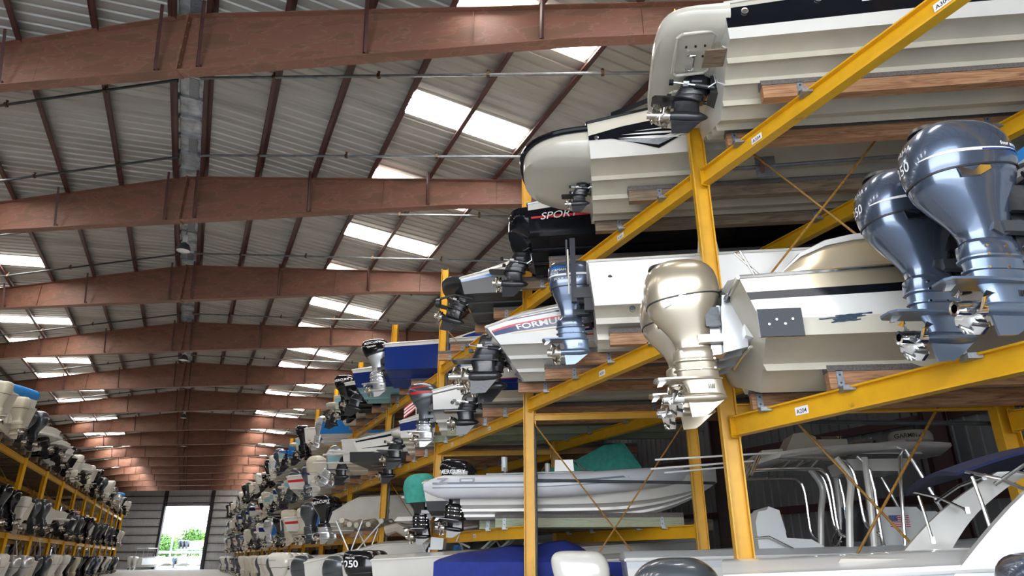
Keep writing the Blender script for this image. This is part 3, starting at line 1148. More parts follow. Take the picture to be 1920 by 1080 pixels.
def coaming_mesh(H, x0, x1, inset, h, side_m, cap_m, e0=0.5, e1=1.2, lip=.03, wave=None):
    mb = MB()
    n = 26
    top_rows, side_rows = [], []
    for i in range(n + 1):
        u = i / n
        x = x0 + (x1 - x0) * u
        k = min(1, ((x - x0) / e0) ** .55 if x > x0 else 0) * min(1, ((x1 - x) / e1) ** .7 if x < x1 else 0)
        k = max(.02, k)
        hh = h * k * (wave(u) if wave else 1)
        b = max(.05, H.half(x) - inset)
        zs = H.sh(x) + .02
        hb = [(b, zs), (b - .03, zs + hh * .35), (b - .10, zs + hh * .78)]
        ht = [(b - .10 + lip, zs + hh * .78), (b - .10 + lip, zs + hh * .92), (b - .16, zs + hh), (b * .4, zs + hh * 1.06), (0, zs + hh * 1.1)]
        side_rows.append([(x, y, z) for y, z in hb])
        top_rows.append([(x, y, z) for y, z in ht])
    for sd in (1, -1):
        mb.loft([[(x, y * sd, z) for x, y, z in r] for r in side_rows], M[side_m], closed=False, cap0=False, cap1=False)
        mb.loft([[(x, y * sd, z) for x, y, z in [sr[-1]] + r] for sr, r in zip(side_rows, top_rows)], M[cap_m], closed=False, cap0=False, cap1=False)
    return mb.mesh('coaming', 45)


_hm = {}


def boat(label, s, t, z, H, key=None, name='motorboat', cat='boat', group=None, left=False, yaw=0.0, rail='white', deck=True, zoff=0.0, n=30):
    """an Empty at the foot of the transom; hull, deck and rub rail under it"""
    root = put(name, None, loc=P(s, t, z), rz=PHI + (PI if left else 0) + yaw, label=label, cat=cat, group=group)
    if key and key in _hm:
        ms = _hm[key]
    else:
        ms = (H.hull_mesh(n), H.deck_mesh(max(10, n - 6)), H.rail_mesh(M[rail or 'white']))
        if key:
            _hm[key] = ms
    put('hull', ms[0], root)
    if deck:
        put('deck', ms[1], root)
    if rail:
        put('rub_rail', ms[2], root)
    return root


def fitting(mb, H, x, v, m, r=.04, sd=-1):
    y, z = H.side(x, v)
    mb.revx([(-.012, r), (.012, r), (.014, r * .7)], m, 14, Matrix.Translation((H.xs(x, z), sd * (y + .005), z)) @ Matrix.Rotation(-PI / 2 * -sd, 4, 'Z'))
    mb.revx([(-.012, r * .6), (.018, r * .6)], M['plastic'], 12, Matrix.Translation((H.xs(x, z), sd * (y + .005), z)) @ Matrix.Rotation(-PI / 2 * -sd, 4, 'Z'))

# ------------------------------------------------------------------ boats on the near rack, one by one
def ap(a, p):
    """along the boat direction and across it -> s, t"""
    t = p / XP.x
    return a - t * XP.y, t


def bunks(a, p, z, wood='wood', s1=13.6, off=0.52, s0=None, far=0.0):
    for sg in (-1, 1):
        s_, t_ = ap(a, p + sg * off)
        st = SF - 0.42 if s0 is None else SF + s0
        bunk(rack_r, st - random.uniform(0, .12) + (far if sg > 0 else 0), s1, t_, z, wood)


KU = 0.105     # keel above the beam top


def bar(mb, pts, r, m, n=8):
    mb.tube(pts, r, M[m], n)


# 1 cream cruiser, top right
H = Hull(L=8.4, B=2.55, sheer=((0, .88), (.3, 1.08), (1, 1.5)), zc=.46, rake=.08, strakes=3, step=.16, bands=((.22, 'white'), (.84, 'black'), (1, 'cream')), bottom='bottom', deck='cream', chine_flat=.12)
A, Pp, LV = 1.95, 7.98, 7.07
b1 = boat('cream cruiser with a black hull band and twin-propeller drive on the top tier', *ap(A, Pp), LV + KU, H, rail='cream')
put('swim_platform', platform_mesh(2.5, .88, .90, .28, 'cream', tip=.6, expo=5), b1)
mb = MB()
for q in (-.45, .45):
    mb.tube([(-.45 + .0, q - .12, .655), (-.42, q - .14, .64), (-.36, q - .15, .635), (-.36, q + .15, .635), (-.42, q + .14, .64), (-.45, q + .12, .655)], .012, M['chrome'], 6)
for k in range(5):
    mb.revz([(.015, 0), (.015, .02)], M['ink'], 8, c=(-.25 - .12 * (k % 3), -.75 + .2 * (k // 3), .64))
mb.build('platform_hardware', b1)
mb = MB()
mb.plan([(-.30, -.95), (.0, -.95), (.0, -.62), (-.30, -.62)], .40, .42, M['woodgrey'])  # stainless tab; timber brown paints in the reflection it mirrors
mb.tube([(-.2, -.78, .42), (-.03, -.78, .62)], .015, M['chrome'])
mb.build('trim_tab', b1)
for x, v in ((1.05, .72), (1.42, .71), (.22, .66)):
    mb = MB()
    fitting(mb, H, x, v, M['chrome'], .045)
    mb.build('through_hull_fitting', b1)
mb = MB()
for x0, x1, v in ((1.55, 2.0, .52), (2.3, 2.7, .66), (2.5, 3.5, .50), (3.3, 3.7, .72)):
    H.strip(mb, x0, x1, lambda u, v=v: v - .006, lambda u, v=v: v + .012 * (1 - u), M['inkw'])
mb.build('side_stripe', b1)
put('coaming', coaming_mesh(H, .15, 7.2, .1, .38, 'cream', 'cream', .4, 2.5), b1)
add_drive(b1, -.02, .36, tilt=.12, scale=.86)
for x0, x1, y0, y1 in ((-.62, -.14, -1.0, -.2), (-.62, -.14, .15, .95)):
    mb = MB()
    mb.tube([(x0 + .06, y0, .645), (x1 - .06, y0, .66), (x1, y0 + .06, .66), (x1, y1 - .06, .66), (x1 - .06, y1, .66), (x0 + .06, y1, .645), (x0, y1 - .06, .645), (x0, y0 + .06, .645), (x0 + .06, y0, .645)], .022, M['cream'], 8)
    mb.build('platform_panel', b1)
bunks(A, Pp, LV, 'wood', far=.34)

# 2 white and black bowrider with the long moulded platform
H = Hull(L=8.6, B=2.6, sheer=((0, 1.02), (.15, 1.26), (.4, 1.42), (1, 1.6)), zc=.44, rake=.05, strakes=2, step=.16, bands=((.22, 'white'), (.62, 'white'), (1, 'cream')), bottom='bottom', deck='cream', crown=[(0, .05), (.12, .28), (.4, .4), (1, .1)], chine_flat=.10)
A, Pp, LV = .22, 10.55, 7.10
b2 = boat('white bowrider with black swoosh sides and large rounded platform on the top tier', *ap(A, Pp), LV + KU, H, rail='black')
put('swim_platform', platform_mesh(2.28, 1.2, .98, .46, 'cream', tip=.5, expo=2.7, drop=.04), b2)
mb = MB()
rows = []
for i in range(25):
    th = -PI / 2 + PI * i / 24
    u = abs(math.cos(th)) ** (2 / 2.7)
    rows.append((-1.22 * u, 1.16 * math.copysign(abs(math.sin(th)) ** (2 / 2.7), math.sin(th)), .97 - .04 * u))
mb.tube(rows, .05, M['black'], 8)
mb.build('platform_trim', b2)
mb = MB()
LO = ((0, .46), (.35, .42), (1.06, .06), (1.62, .42), (1.75, .40), (2.6, .04), (8, .02))
H.strip(mb, 0.0, 8.0, lambda u: float(np.interp(8 * u, *zip(*LO))), lambda u: float(np.interp(8 * u, (0, .5, 1.5, 8), (.60, .70, .74, .72))), M['black'], n=90)
mb.build('side_stripe', b2)
mb = MB()
for x0, x1, va, vb, w in ((.45, 1.5, .40, .26, .03), (.5, 1.7, .48, .34, .022), (.7, 2.0, .52, .46, .015), (.9, 2.1, .28, .46, .02), (1.1, 2.2, .24, .50, .018)):
    H.strip(mb, x0, x1, lambda u: va + (vb - va) * u - w * math.sin(PI * u), lambda u: va + (vb - va) * u + w * math.sin(PI * u), M['inkw'], off=.009)
H.poly(mb, [(.42, .37), (.95, .30), (1.5, .36), (1.06, .14)], M['galv'], off=.008)
mb.build('side_graphic', b2)
mb = MB()
H.text(mb, 'CAPTIVA', 1.12, .60, .07, M['inkw'], stretch=1.9)
mb.build('lettering', b2)
mb = MB()
fitting(mb, H, .12, .50, M['chrome'], .035)
mb.build('through_hull_fitting', b2)
mb = MB()
fitting(mb, H, 1.0, .86, M['chrome'], .05)
mb.build('through_hull_fitting', b2)
mb = MB()
rows = []
for i in range(13):
    u = i / 12
    x = .35 + 3.2 * u
    rows.append([(x, -H.half(x) + .12 + .05 * math.sin(PI * u), H.sh(x) + .08 + .34 * math.sin(PI * min(1, u * .8 + .06)) * .9 + dz) for dz in (-.05, .05)] + [(x, -H.half(x) + .22, H.sh(x) + .1 + .34 * math.sin(PI * min(1, u * .8 + .06)) * .9 + dz) for dz in (.05, -.05)])
mb.loft(rows, M['black'])
mb.build('windscreen_base', b2)
add_drive(b2, .02, .42, tilt=.0, duo=False, scale=.55)
bunks(A, Pp, LV, 'woodgrey')

# 3 champagne gold boat with twin engines
H = Hull(L=8.2, B=2.6, sheer=((0, .97), (1, 1.32)), zc=.38, rake=.38, strakes=1, step=.16, bands=((.22, 'bottom'), (.58, 'white'), (.72, 'black'), (1, 'gold')), bottom='bottom', deck='white', chine_flat=.12, stern=.97)
A, Pp, LV = 2.02, 8.15, 3.35
b3 = boat('champagne gold boat with twin champagne outboards on the lowest tier by the near post', *ap(A, Pp), LV + KU, H, rail='chrome')
put('coaming', coaming_mesh(H, .05, 7.6, .06, .48, 'gold', 'white', .7, 2.5), b3)
mb = MB()
for x in (1.86, 2.0):
    mb = MB()
    fitting(mb, H, x, .64, M['chrome'], .052)
    mb.build('exhaust_port', b3, label='chrome exhaust port')
rnd = random.Random(5)
for x0, x1, vm in ((.48, .95, .20), (2.02, 2.62, .19)):
    mb = MB()
    for k in range(6):
        v = vm + .10 * (k / 5 - .5)
        a, b = x0 + rnd.uniform(0, .16), x1 - rnd.uniform(0, .16)
        H.strip(mb, a, b, lambda u, v=v: v - .014 - .004 * math.sin(17 * u + v * 90) - .03 * (1 - u), lambda u, v=v: v + .008 + .003 * math.sin(23 * u + v * 70) - .03 * (1 - u), M['scuff'], off=.004 + .0006 * k, n=30)
    mb.build('scuff_mark', b3, label='dark scraped paint patch')
mb = MB()
mb.box((-.02, -H.half(.3) - .02, .44), (.44, .03, .30), M['black'])
for q in range(4):
    mb.revx([(-.01, .012), (.02, .012)], M['chrome'], 8, Matrix.Translation((-.14 + .08 * q, -H.half(.3) - .035, .42 + .05 * (q % 2))) @ Matrix.Rotation(PI / 2, 4, 'Z'))
mb.build('side_panel', b3, label='glossy black trim panel near the stern')
mb = MB()
mb.loft([[(-.02, y, z) for y, z in ((-.85, .35), (.85, .35), (.85, .90), (-.85, .90))], [(-.24, y, z) for y, z in ((-.7, .50), (.7, .50), (.7, .86), (-.7, .86))]], M['white'])
mb.tube([(-.22, -.78, .34), (-.25, -.4, .33), (-.22, .2, .34)], .018, M['chrome'])
mb.build('engine_bracket', b3)
mb = MB()
mb.tube([(-.1, -1.0, 1.0), (-.25, -.98, 1.40), (-.3, -.9, 1.42), (.05, -.9, 1.0)], .014, M['chrome'])
mb.build('grab_rail', b3)
for yy in (-.42, .38):
    o = add_outboard(b3, -.58, yy, .08, 'round', 'goldob', tilt=-.02, scale=1.04, pm='chrome')
    mb = MB()
    C = COWL['round']
    mb.loft([ring_xy(zm(z_), a, f, w, 20, 0, .02, 2.2) for z_, a, f, w in ((1.435, -.60, -.16, .14), (1.475, -.585, -.18, .125))], M['plastic'])
    mb.build('air_intake', o)
    for sd in (-1, 1):
        mb = MB()
        mb.prism([(-.50, .85), (-.34, .87), (-.29, .92), (-.24, .93), (-.24, .90), (-.40, .80), (-.5, .76)], sd * .262 - .006, sd * .262 + .006, M['chrome'])
        mb.build('cowl_latch', o)
bunks(A, Pp, LV, 'wood', s0=-.05)

# 4 near boat with the two big blue grey engines, mostly out of the frame
H = Hull(L=5.6, B=2.1, sheer=((0, 1.30), (1, 1.7)), zc=.42, rake=.10, strakes=2, bands=((1, 'white'),), bottom='bottomw', deck='white')
A, Pp, LV = 3.95, 5.95, 3.35
b4 = boat('white boat with two big blue grey outboards on the lowest tier closest to the camera', *ap(A, Pp), LV + KU, H, rail='white', yaw=.16)
mb = MB()
mb.loft([[(-.02, y, z) for y, z in ((-.9, .30), (.9, .30), (.95, 1.10), (-.95, 1.10))], [(-.20, y, z) for y, z in ((-.8, .55), (.8, .55), (.85, 1.06), (-.85, 1.06))]], M['white'])
mb.build('engine_bracket', b4)
for yy in (-.38, .38):
    o = add_outboard(b4, -.50, yy, .24, 'round', 'steelblue', lower='steellow', tilt=.0, scale=1.06, pm='chrome')
    mb = cowl_band('round', 1.085, 1.112, PI * 1.10, PI * 1.90, M['inkw'], taper=True)
    cowl_band('round', 1.085, 1.098, PI * 1.5, PI * 1.90, M['royal'], off=.007, taper=False, mb=mb)
    mb.build('cowl_stripe', o)
    mb = cowl_text('round', '250', .09, 1.09, PI * .86, M['inkw'], bold=.01)
    cowl_text('round', 'four stroke', .035, 1.135, PI * 1.60, M['inkw'], mb=mb)
    cowl_text('round', 'YAMAHA', .06, 1.26, PI * .72, M['inkw'], mb=mb, bold=.0)
    mb.build('lettering', o)
    mb = MB()
    mb.loft([ring_xy(zm(z_), a, f, w, 24, 0, .02, 2.2) for z_, a, f, w in ((1.44, -.58, -.14, .15), (1.482, -.565, -.16, .135))], M['plastic'])
    mb.build('air_intake', o)
    for sd in (-1, 1):
        mb = MB()
        mb.prism([(-.46, .87), (-.34, .84), (-.28, .89), (-.20, .89), (-.20, .86), (-.30, .80), (-.44, .79)], sd * .258 - .01, sd * .258 + .01, M['chrome'])
        mb.build('cowl_latch', o)
        mb = MB()
        mb.prism([(-.20, .46), (.02, .48), (.04, .41), (-.14, .35), (-.22, .40)], sd * .13 - .02, sd * .13 + .02, M['steeldark'])
        mb.build('mount_cover', o)
mb = MB()
rows = [[(x, y, z) for y, z in ((-1.0, 1.33), (-1.0, 1.5 + .12 * math.sin(x)), (-.6, 1.72 + .1 * math.sin(x * 1.3)), (.6, 1.72 + .1 * math.sin(x * 1.3)), (1.0, 1.5), (1.0, 1.33))] for x in (.15, .5, 1, 1.6, 2.2, 3)]
mb.loft(rows, M['skyc'])
mb.build('boat_cover', b4, label='bright blue tied-down cover')
mb = MB()
for k in range(3):
    for q in range(2 + k % 2):
        H.strip(mb, .12 + .07 * q, .17 + .07 * q, .78 - .06 * k, .80 - .06 * k, M['ink'], n=2)
mb.build('warning_mark', b4)
bunks(A, Pp, LV, 'wood', s0=1.2)

# 5 plain white boat with one blue grey engine and a black pole anchor
H = Hull(L=7.6, B=2.4, sheer=((0, 1.12), (.5, 1.14), (1, 1.34)), zc=.46, rake=.10, strakes=2, step=.2, bands=((1, 'white'),), bottom='cream', deck='white', chine_flat=.12)
A, Pp, LV = .20, 11.05, 4.80
b5 = boat('plain white skiff with one blue grey outboard and upright black pole anchor', *ap(A, Pp), LV + KU, H, rail='white')
o = add_outboard(b5, -.24, 0, .18, 'boxy', 'steelblue', lower='steellow', tilt=.0, scale=1.06)
mb = cowl_band('boxy', 1.10, 1.14, PI * 1.1, PI * 1.9, M['inkw'])
cowl_band('boxy', 1.24, 1.29, PI * 1.2, PI * 1.5, M['bluehull'], mb=mb)
mb.build('cowl_stripe', o)
mb = cowl_text('boxy', 'FOUR STROKE', .045, 1.02, PI * 1.3, M['inkw'], bold=.0)
cowl_text('boxy', 'YAMAHA', .05, 1.19, PI * 1.25, M['inkw'], mb=mb, bold=.0)
mb.build('lettering', o)
mb = MB()
mb.box((-.36, -.62, 1.20), (.09, .10, 1.15), M['ink'])
mb.box((-.46, -.62, 1.45), (.03, .06, .62), M['pipedark'])
mb.tube([(-.44, -.70, .75), (-.44, -.70, 1.55)], .014, M['cream'], 6)
mb.box((-.20, -.62, .78), (.35, .12, .18), M['plastic'])
mb.box((-.10, -.62, .62), (.2, .10, .3), M['plastic'])
mb.build('pole_anchor', b5)
mb = MB()
fitting(mb, H, .28, .58, M['chrome'], .035)
mb.build('through_hull_fitting', b5)
mb = MB()
fitting(mb, H, .55, -.22, M['darkgrey'], .05)
mb.build('through_hull_fitting', b5)
mb = MB()
mb.tube([(1.7, -.9, 1.27), (1.75, -.85, 1.62), (1.9, -.82, 1.66), (1.95, -.8, 1.3)], .06, M['vinyl'], 8)
mb.build('seat_back', b5)
mb = MB()
mb.tube([(4.3, -.2, 1.3), (4.5, -.2, 1.78), (4.75, -.2, 1.3)], .03, M['alu'], 8)
mb.box((4.5, -.2, 1.42), (.4, .12, .3), M['plastic'])
mb.build('bow_seat', b5)
bunks(A, Pp, LV, 'wood', s0=-.62)

# 6 white performance boat with red, navy and gold stripes
H = Hull(L=8.8, B=2.6, sheer=((0, .76), (.035, .92), (.10, 1.08), (.25, 1.22), (.5, 1.4), (1, 1.5)), zc=.48, rake=.78, strakes=2, step=.1, bands=((1, 'white'),), bottom='bottomw', deck='white', crown=[(0, .1), (.2, .35), (1, .2)])
A, Pp, LV = -1.25, 13.15, 4.80
b6 = boat('white boat with red, navy and gold side stripes and twin black drives', *ap(A, Pp), LV + KU, H, rail='white')
mb = MB()
H.strip(mb, .02, 4.2, lambda u: .40 + .22 * u, lambda u: .62 + .20 * u, M['navy'], n=30)
H.strip(mb, .9, 4.6, lambda u: .22 + .2 * u, lambda u: .28 + .20 * u, M['navy'])
H.strip(mb, .3, 4.0, lambda u: .88 + .02 * u, lambda u: .92 + .03 * u, M['navy'])
mb.build('side_stripe', b6, label='navy side stripe')
mb = MB()
H.strip(mb, .02, 2.3, lambda u: .62 + .11 * u, lambda u: .70 + .13 * u, M['red'])
H.strip(mb, 1.0, 4.6, lambda u: .76 + .07 * u, lambda u: .83 + .03 * u, M['red'])
H.strip(mb, 1.2, 4.8, lambda u: .10 + .1 * u, lambda u: .14 + .09 * u, M['red'])
H.strip(mb, 1.2, 4.8, lambda u: .14 - .14 * u + .1 * u, lambda u: .14 - .09 * u + .1 * u, M['red'], off=.006)
mb.build('side_stripe', b6, label='red side stripe')
mb = MB()
H.strip(mb, .25, 4.4, lambda u: .34 + .14 * u, lambda u: .365 + .15 * u, M['goldstripe'])
H.strip(mb, 2.4, 4.2, lambda u: .52 + .01 * u, lambda u: .54 + .10 * math.sin(PI * u), M['goldstripe'], off=.008)
mb.build('side_stripe', b6, label='gold side stripe')
mb = MB()
H.text(mb, 'FORMULA', .35, .48, .085, M['inkw'], bold=.02, stretch=1.25, climb=.05)
mb.build('lettering', b6)
for yy in (-.45, .40):
    add_drive(b6, -.25, .42, tilt=.0, y=yy, duo=True, scale=1.1)
put('swim_platform', platform_mesh(2.35, .62, .72, .26, 'white', tip=.5), b6)
bunks(A, Pp, LV, 'wood', s0=-.55)

# 7 black sports boat with a red flash
H = Hull(L=8.2, B=2.5, sheer=((0, 1.08), (.15, 1.25), (1, 1.45)), zc=.42, rake=.05, strakes=2, bands=((.12, 'black'), (.78, 'black'), (1, 'white')), bottom='black', deck='white', crown=[(0, .05), (.2, .25), (1, .1)])
A, Pp, LV = -1.0, 13.2, 7.10
b7 = boat('glossy black hulled sports boat with a red and white flash on the top tier', *ap(A, Pp), LV + KU, H, rail='chrome')
mb = MB()
H.strip(mb, .05, 3.4, lambda u: .50 - .20 * u, lambda u: .56 - .16 * u - .06 * u * u, M['red'])
mb.build('side_stripe', b7, label='red side flash')
mb = MB()
H.strip(mb, .9, 4.0, lambda u: .55 - .26 * u, lambda u: .58 - .27 * u, M['inkw'], off=.008)
H.text(mb, 'SPORT', .22, .44, .14, M['inkw'], bold=.0, stretch=1.2, slant=.3)
mb.build('lettering', b7)
put('swim_platform', platform_mesh(2.3, .55, 1.06, .60, 'black', tip=.45), b7)
add_drive(b7, -.02, .14, tilt=.08, duo=False, scale=.95)
bunks(A, Pp, LV, 'woodgrey', s0=-.35)

# 8 dark boat behind it, white and blue topsides
H = Hull(L=7.2, B=2.45, sheer=((0, .74), (.15, 1.04), (.35, 1.25), (1, 1.35)), zc=.40, rake=.25, strakes=2, bands=((.70, 'darkgrey'), (.84, 'bluehull'), (1, 'white')), bottom='darkgrey', deck='white', crown=[(0, .1), (.25, .45), (1, .2)])
A, Pp, LV = -2.75, 15.9, 7.03
b8 = boat('dark grey boat with blue and white topsides on the top tier beyond the black one', *ap(A, Pp), LV + KU, H, rail='white')
put('swim_platform', platform_mesh(2.3, .8, .85, .2, 'darkgrey', tip=.5), b8)
add_drive(b8, -.05, .3, tilt=.3, duo=False)
mb = MB()
mb.tube([(-.8, -.9, .30), (-.35, -.9, .42), (.1, -.9, .30)], .03, M['plastic'])
mb.revx([(-.05, .1), (.05, .1)], M['plastic'], 12, c=(-.75, -.9, .22))
mb.build('trailer_tab', b8)
bunks(A, Pp, LV, 'wood', s0=-.3)
for sg, pq in ((-1, 18.0), (1, 18.9)):
    s_, t_ = ap(0, pq)
    bunk(rack_r, SF - .35, 12.5, t_, LV, 'wood')

# 9 white and navy runabout
H = Hull(L=7.2, B=2.45, sheer=((0, .90), (.3, 1.12), (1, 1.35)), zc=.42, rake=.55, strakes=2, step=.12, bands=((.22, 'navy'), (1, 'white')), bottom='bottom', deck='white', crown=[(0, .1), (.25, .3), (1, .1)])
A, Pp, LV = -2.35, 15.95, 4.66
b9 = boat('white runabout with a navy lower side and dark lettering on the middle tier', *ap(A, Pp), LV + KU, H, rail='white')
mb = MB()
H.strip(mb, .0, 3.0, lambda u: .22, lambda u: .24 + .16 * math.cos(PI * u / 2) * (u < 1), M['navy'])
mb.build('side_stripe', b9, label='navy sweep along the stern')
mb = MB()
H.strip(mb, .0, 6.0, lambda u: .24 + .16 * math.cos(PI * min(1, u * 2) / 2), lambda u: .27 + .16 * math.cos(PI * min(1, u * 2) / 2), M['red'], off=.008)
mb.build('side_stripe', b9, label='thin red side line')
mb = MB()
H.text(mb, 'TAHOE', 1.15, .52, .17, M['ink'], stretch=1.6, slant=.1)
mb.build('lettering', b9)
mb = MB()
fitting(mb, H, .7, .72, M['chrome'], .04)
mb.build('through_hull_fitting', b9)
add_drive(b9, -.15, .22, tilt=.0, duo=False, scale=.95)
bunks(A, Pp, LV, 'wood', s0=-.45)

# 10 white boat with a tall grey engine
H = Hull(L=6.8, B=2.35, sheer=((0, 1.0), (.14, 1.25), (.4, 1.32), (1, 1.4)), zc=.46, rake=.05, strakes=2, step=.12, bands=((.08, 'black'), (.80, 'white'), (.86, 'black'), (1, 'white')), bottom='bottomw', deck='white')
A, Pp, LV = -4.05, 18.45, 4.66
b10 = boat('white boat with thin black lines and a tall grey outboard with red flashes', *ap(A, Pp), LV + KU, H, rail='white')
o = add_outboard(b10, -.32, 0, .10, 'wedge', 'steeldark', lower='silver', tilt=.0, scale=.98)
mb = cowl_band('wedge', 1.16, 1.24, PI * 1.1, PI * 1.7, M['red'], drop=-.05)
cowl_band('wedge', 1.32, 1.37, PI * 1.2, PI * 1.6, M['red'], mb=mb)
mb.build('cowl_stripe', o)
mb = MB()
fitting(mb, H, .5, .32, M['darkgrey'], .05)
mb.build('through_hull_fitting', b10)
bunks(A, Pp, LV, 'woodgreen', s0=-.3)

# 11 grey inflatable with a moulded hull, and 12 the boat beyond it with the covered engine
LV = 2.25
A, Pp = -2.85, 15.85
H = Hull(L=5.6, B=1.75, sheer=((0, .56), (.6, .62), (1, .95)), zc=.30, rake=.0, strakes=2, step=.12, bands=((1, 'white'),), bottom='white', deck='white', keel_rise=.8)
b11 = boat('grey inflatable boat with a white moulded hull on the lowest tier', *ap(A, Pp), LV + KU + .08, H, name='inflatable_boat', rail=None)
mb = MB()
for sd in (-1, 1):
    pts, rr = [], []
    for i in range(30):
        u = i / 29
        x = -.75 + 5.75 * u
        g = max(0, (u - .55) / .45)
        pts.append((x, sd * (.98 * (1 - g ** 2.4) + .02), .62 + .30 * max(0, (u - .4) / .6) ** 1.8))
        rr.append(.245 * (min(1, .35 + u * 12)) * (1 - .18 * g))
    mb.tube(curve(pts, 40), list(np.interp(np.linspace(0, 29, 40), range(30), rr)), M['tube'], 18)
mb.build('inflatable_tube', b11)
mb = MB()
for (dz, w, mm) in ((.055, .04, 'greystripe'), (-.035, .018, 'greystripe')):
    vs = []
    for i in range(31):
        u = .04 + .94 * i / 30
        x = -.75 + 5.75 * u
        g = max(0, (u - .55) / .45)
        yy, zz, r = .98 * (1 - g ** 2.4) + .02, .62 + .30 * max(0, (u - .4) / .6) ** 1.8, .245 * (1 - .18 * g) + .006
        for q in (dz - w / 2, dz + w / 2):
            vs.append((x, -(yy + math.sqrt(max(0, r * r - q * q))), zz + q))
    mb.add(vs, [(2 * i, 2 * i + 2, 2 * i + 3, 2 * i + 1) for i in range(30)], M[mm])
mb.build('rubbing_strake', b11)
mb = MB()
vs, fs = text_geo('Z', .05)
mb.add([(-.42 + x * .34, -1.25 + .10 * max(0, y * .2 - .05), .66 + y * .17) for x, y, _ in vs], fs, M['inkg'])
mb.box((.22, -1.222, .73), (.32, .03, .09), M['inkg'])
mb.box((.22, -1.230, .73), (.24, .03, .04), M['tube'])
mb.build('lettering', b11)
mb = MB()
mb.loft([[(x, y, z) for y in (-.3, .3)] + [(x2, y, z) for y in (.3, -.3)] for x, x2, z in ((2.0, 2.5, .6), (2.05, 2.45, 1.25))], M['white'])
mb.build('console', b11)
mb = MB()
mb.box((2.62, 0, 1.18), (.42, .5, .02), M['smoke'], Matrix.Translation((2.55, 0, 1.2)) @ Matrix.Rotation(.7, 4, 'Y') @ Matrix.Translation((-2.55, 0, -1.2)))
mb.build('windscreen', b11)
mb = MB()
mb.tube([(.9, -.25, .7), (.92, -.25, 1.05), (.88, -.25, 1.1)], .025, M['alu'])
mb.loft([ring_xy(z, .80, .94, .12, 14, 0) for z in (1.05, 1.1, 1.3, 1.36)], M['vinyl'])
mb.build('seat_back', b11)
mb = MB()
mb.loft([ring_xy(z, 1.8, 1.92, .14, 14, 0) for z in (.95, 1.0, 1.15, 1.2)], M['vinyl'])
mb.build('seat_back', b11)
mb = MB()
mb.tube([(.6, -1.0, .88), (2.2, -1.02, .90), (2.9, -1.02, .9)], .018, M['alu'])
mb.build('deck_rail', b11)
mb = MB()
mb.tube([(4.8, -.55, 1.02), (5.1, -.3, 1.08), (5.42, 0, 1.12)], .03, M['white'])
mb.revz([(.06, 0), (.06, .05), (.03, .08)], M['chrome'], 10, c=(5.45, 0, 1.0))
mb.build('bow_fitting', b11)
o = add_outboard(b11, -.12, 0, -.02, 'wedge', 'blackob', tilt=.12, scale=.95)
mb = cowl_text('wedge', 'MERCURY', .10, 1.12, PI * 1.15, M['inkw'])
mb.build('lettering', o)
for sg in (-1, 1):
    s_, t_ = ap(A, Pp + sg * .40)
    bunk(rack_r, SF - .2, SB + .45, t_, LV, 'woodgreen')

H = Hull(L=6.4, B=2.35, sheer=((0, 1.05), (1, 1.35)), zc=.42, rake=.2, strakes=2, bands=((.3, 'darkgrey'), (1, 'white')), bottom='darkgrey', deck='white')
A, Pp = -4.05, 18.5
b12 = boat('white boat with a teal green covered outboard beyond the inflatable', *ap(A, Pp), LV + KU, H)
add_outboard(b12, -.3, 0, .0, 'round', 'blackob', tilt=.0, scale=.98, cover='greenc')
mb = MB()
rows = [[(x, y, z) for y, z in ((-1.1, 1.1), (-.9, 1.2 + h), (0, 1.3 + h), (.9, 1.2 + h), (1.1, 1.1))] for x, h in ((2.2, .05), (2.8, .12), (3.6, .35), (4.4, .75), (4.9, .80), (5.3, .2))]
mb.loft(rows, M['greenc'])
mb.build('boat_cover', b12, label='teal green canvas cover peaked towards the bow')
bunks(A, Pp, LV, 'woodgrey', s0=-.25)

# 13 navy and white runabout, 14 white boat with black side graphics
LV = 4.50
H = Hull(L=6.2, B=2.4, sheer=((0, .85), (.18, 1.12), (1, 1.35)), zc=.42, rake=.1, strakes=3, step=.12, bands=((.35, 'white'), (.85, 'navy'), (1, 'white')), bottom='bottom', deck='white', crown=[(0, .1), (.25, .35), (1, .1)])
A, Pp = -5.6, 21.05
b13 = boat('white runabout with a navy upper side band beyond the grey-engined boat', *ap(A, Pp), LV + KU, H)
mb = MB()
H.text(mb, '190', 1.1, .42, .13, M['inkw'], stretch=1.5)
mb.build('lettering', b13)
put('swim_platform', platform_mesh(2.2, .5, .62, .2, 'white', tip=.5), b13)
add_drive(b13, -.05, .25, duo=False)
mb = MB()
mb.tube([(.35, -.9, 1.1), (.32, -.9, 1.72)], .012, M['inkw'], 6)
mb.build('flag_pole', b13)
fm = MB()
for k in range(7):
    fm.add([(.33 - .02 * q - .10 * q, -.9 + .02 * math.sin(q * 2), 1.62 - .05 * k - .10 * q) for q in range(4)] + [(.33 - .02 * q - .10 * q, -.9 + .02 * math.sin(q * 2), 1.57 - .05 * k - .10 * q) for q in range(4)], [(q, q + 1, q + 5, q + 4) for q in range(3)], M['flagred'] if k % 2 == 0 else M['sign'])
fm.add([(.335, -.908, 1.62), (.25, -.905, 1.53), (.25, -.905, 1.38), (.335, -.908, 1.46)], [(0, 1, 2, 3)], M['flagblue'])
fm.build('flag', b13)
bunks(A, Pp, LV, 'wood', s0=-.25)
H = Hull(L=7.2, B=2.45, sheer=((0, .70), (.25, 1.20), (.5, 1.3), (1, 1.4)), zc=.36, rake=.5, strakes=2, bands=((1, 'white'),), bottom='bottomw', deck='white', crown=[(0, .05), (.3, .3), (1, .1)])
A, Pp = -7.6, 23.5
b14 = boat('white boat with black speed-line graphics along its low sloping stern', *ap(A, Pp), LV + KU, H)
mb = MB()
H.strip(mb, .05, 3.6, lambda u: .78, lambda u: .90 + .04 * u, M['black'])
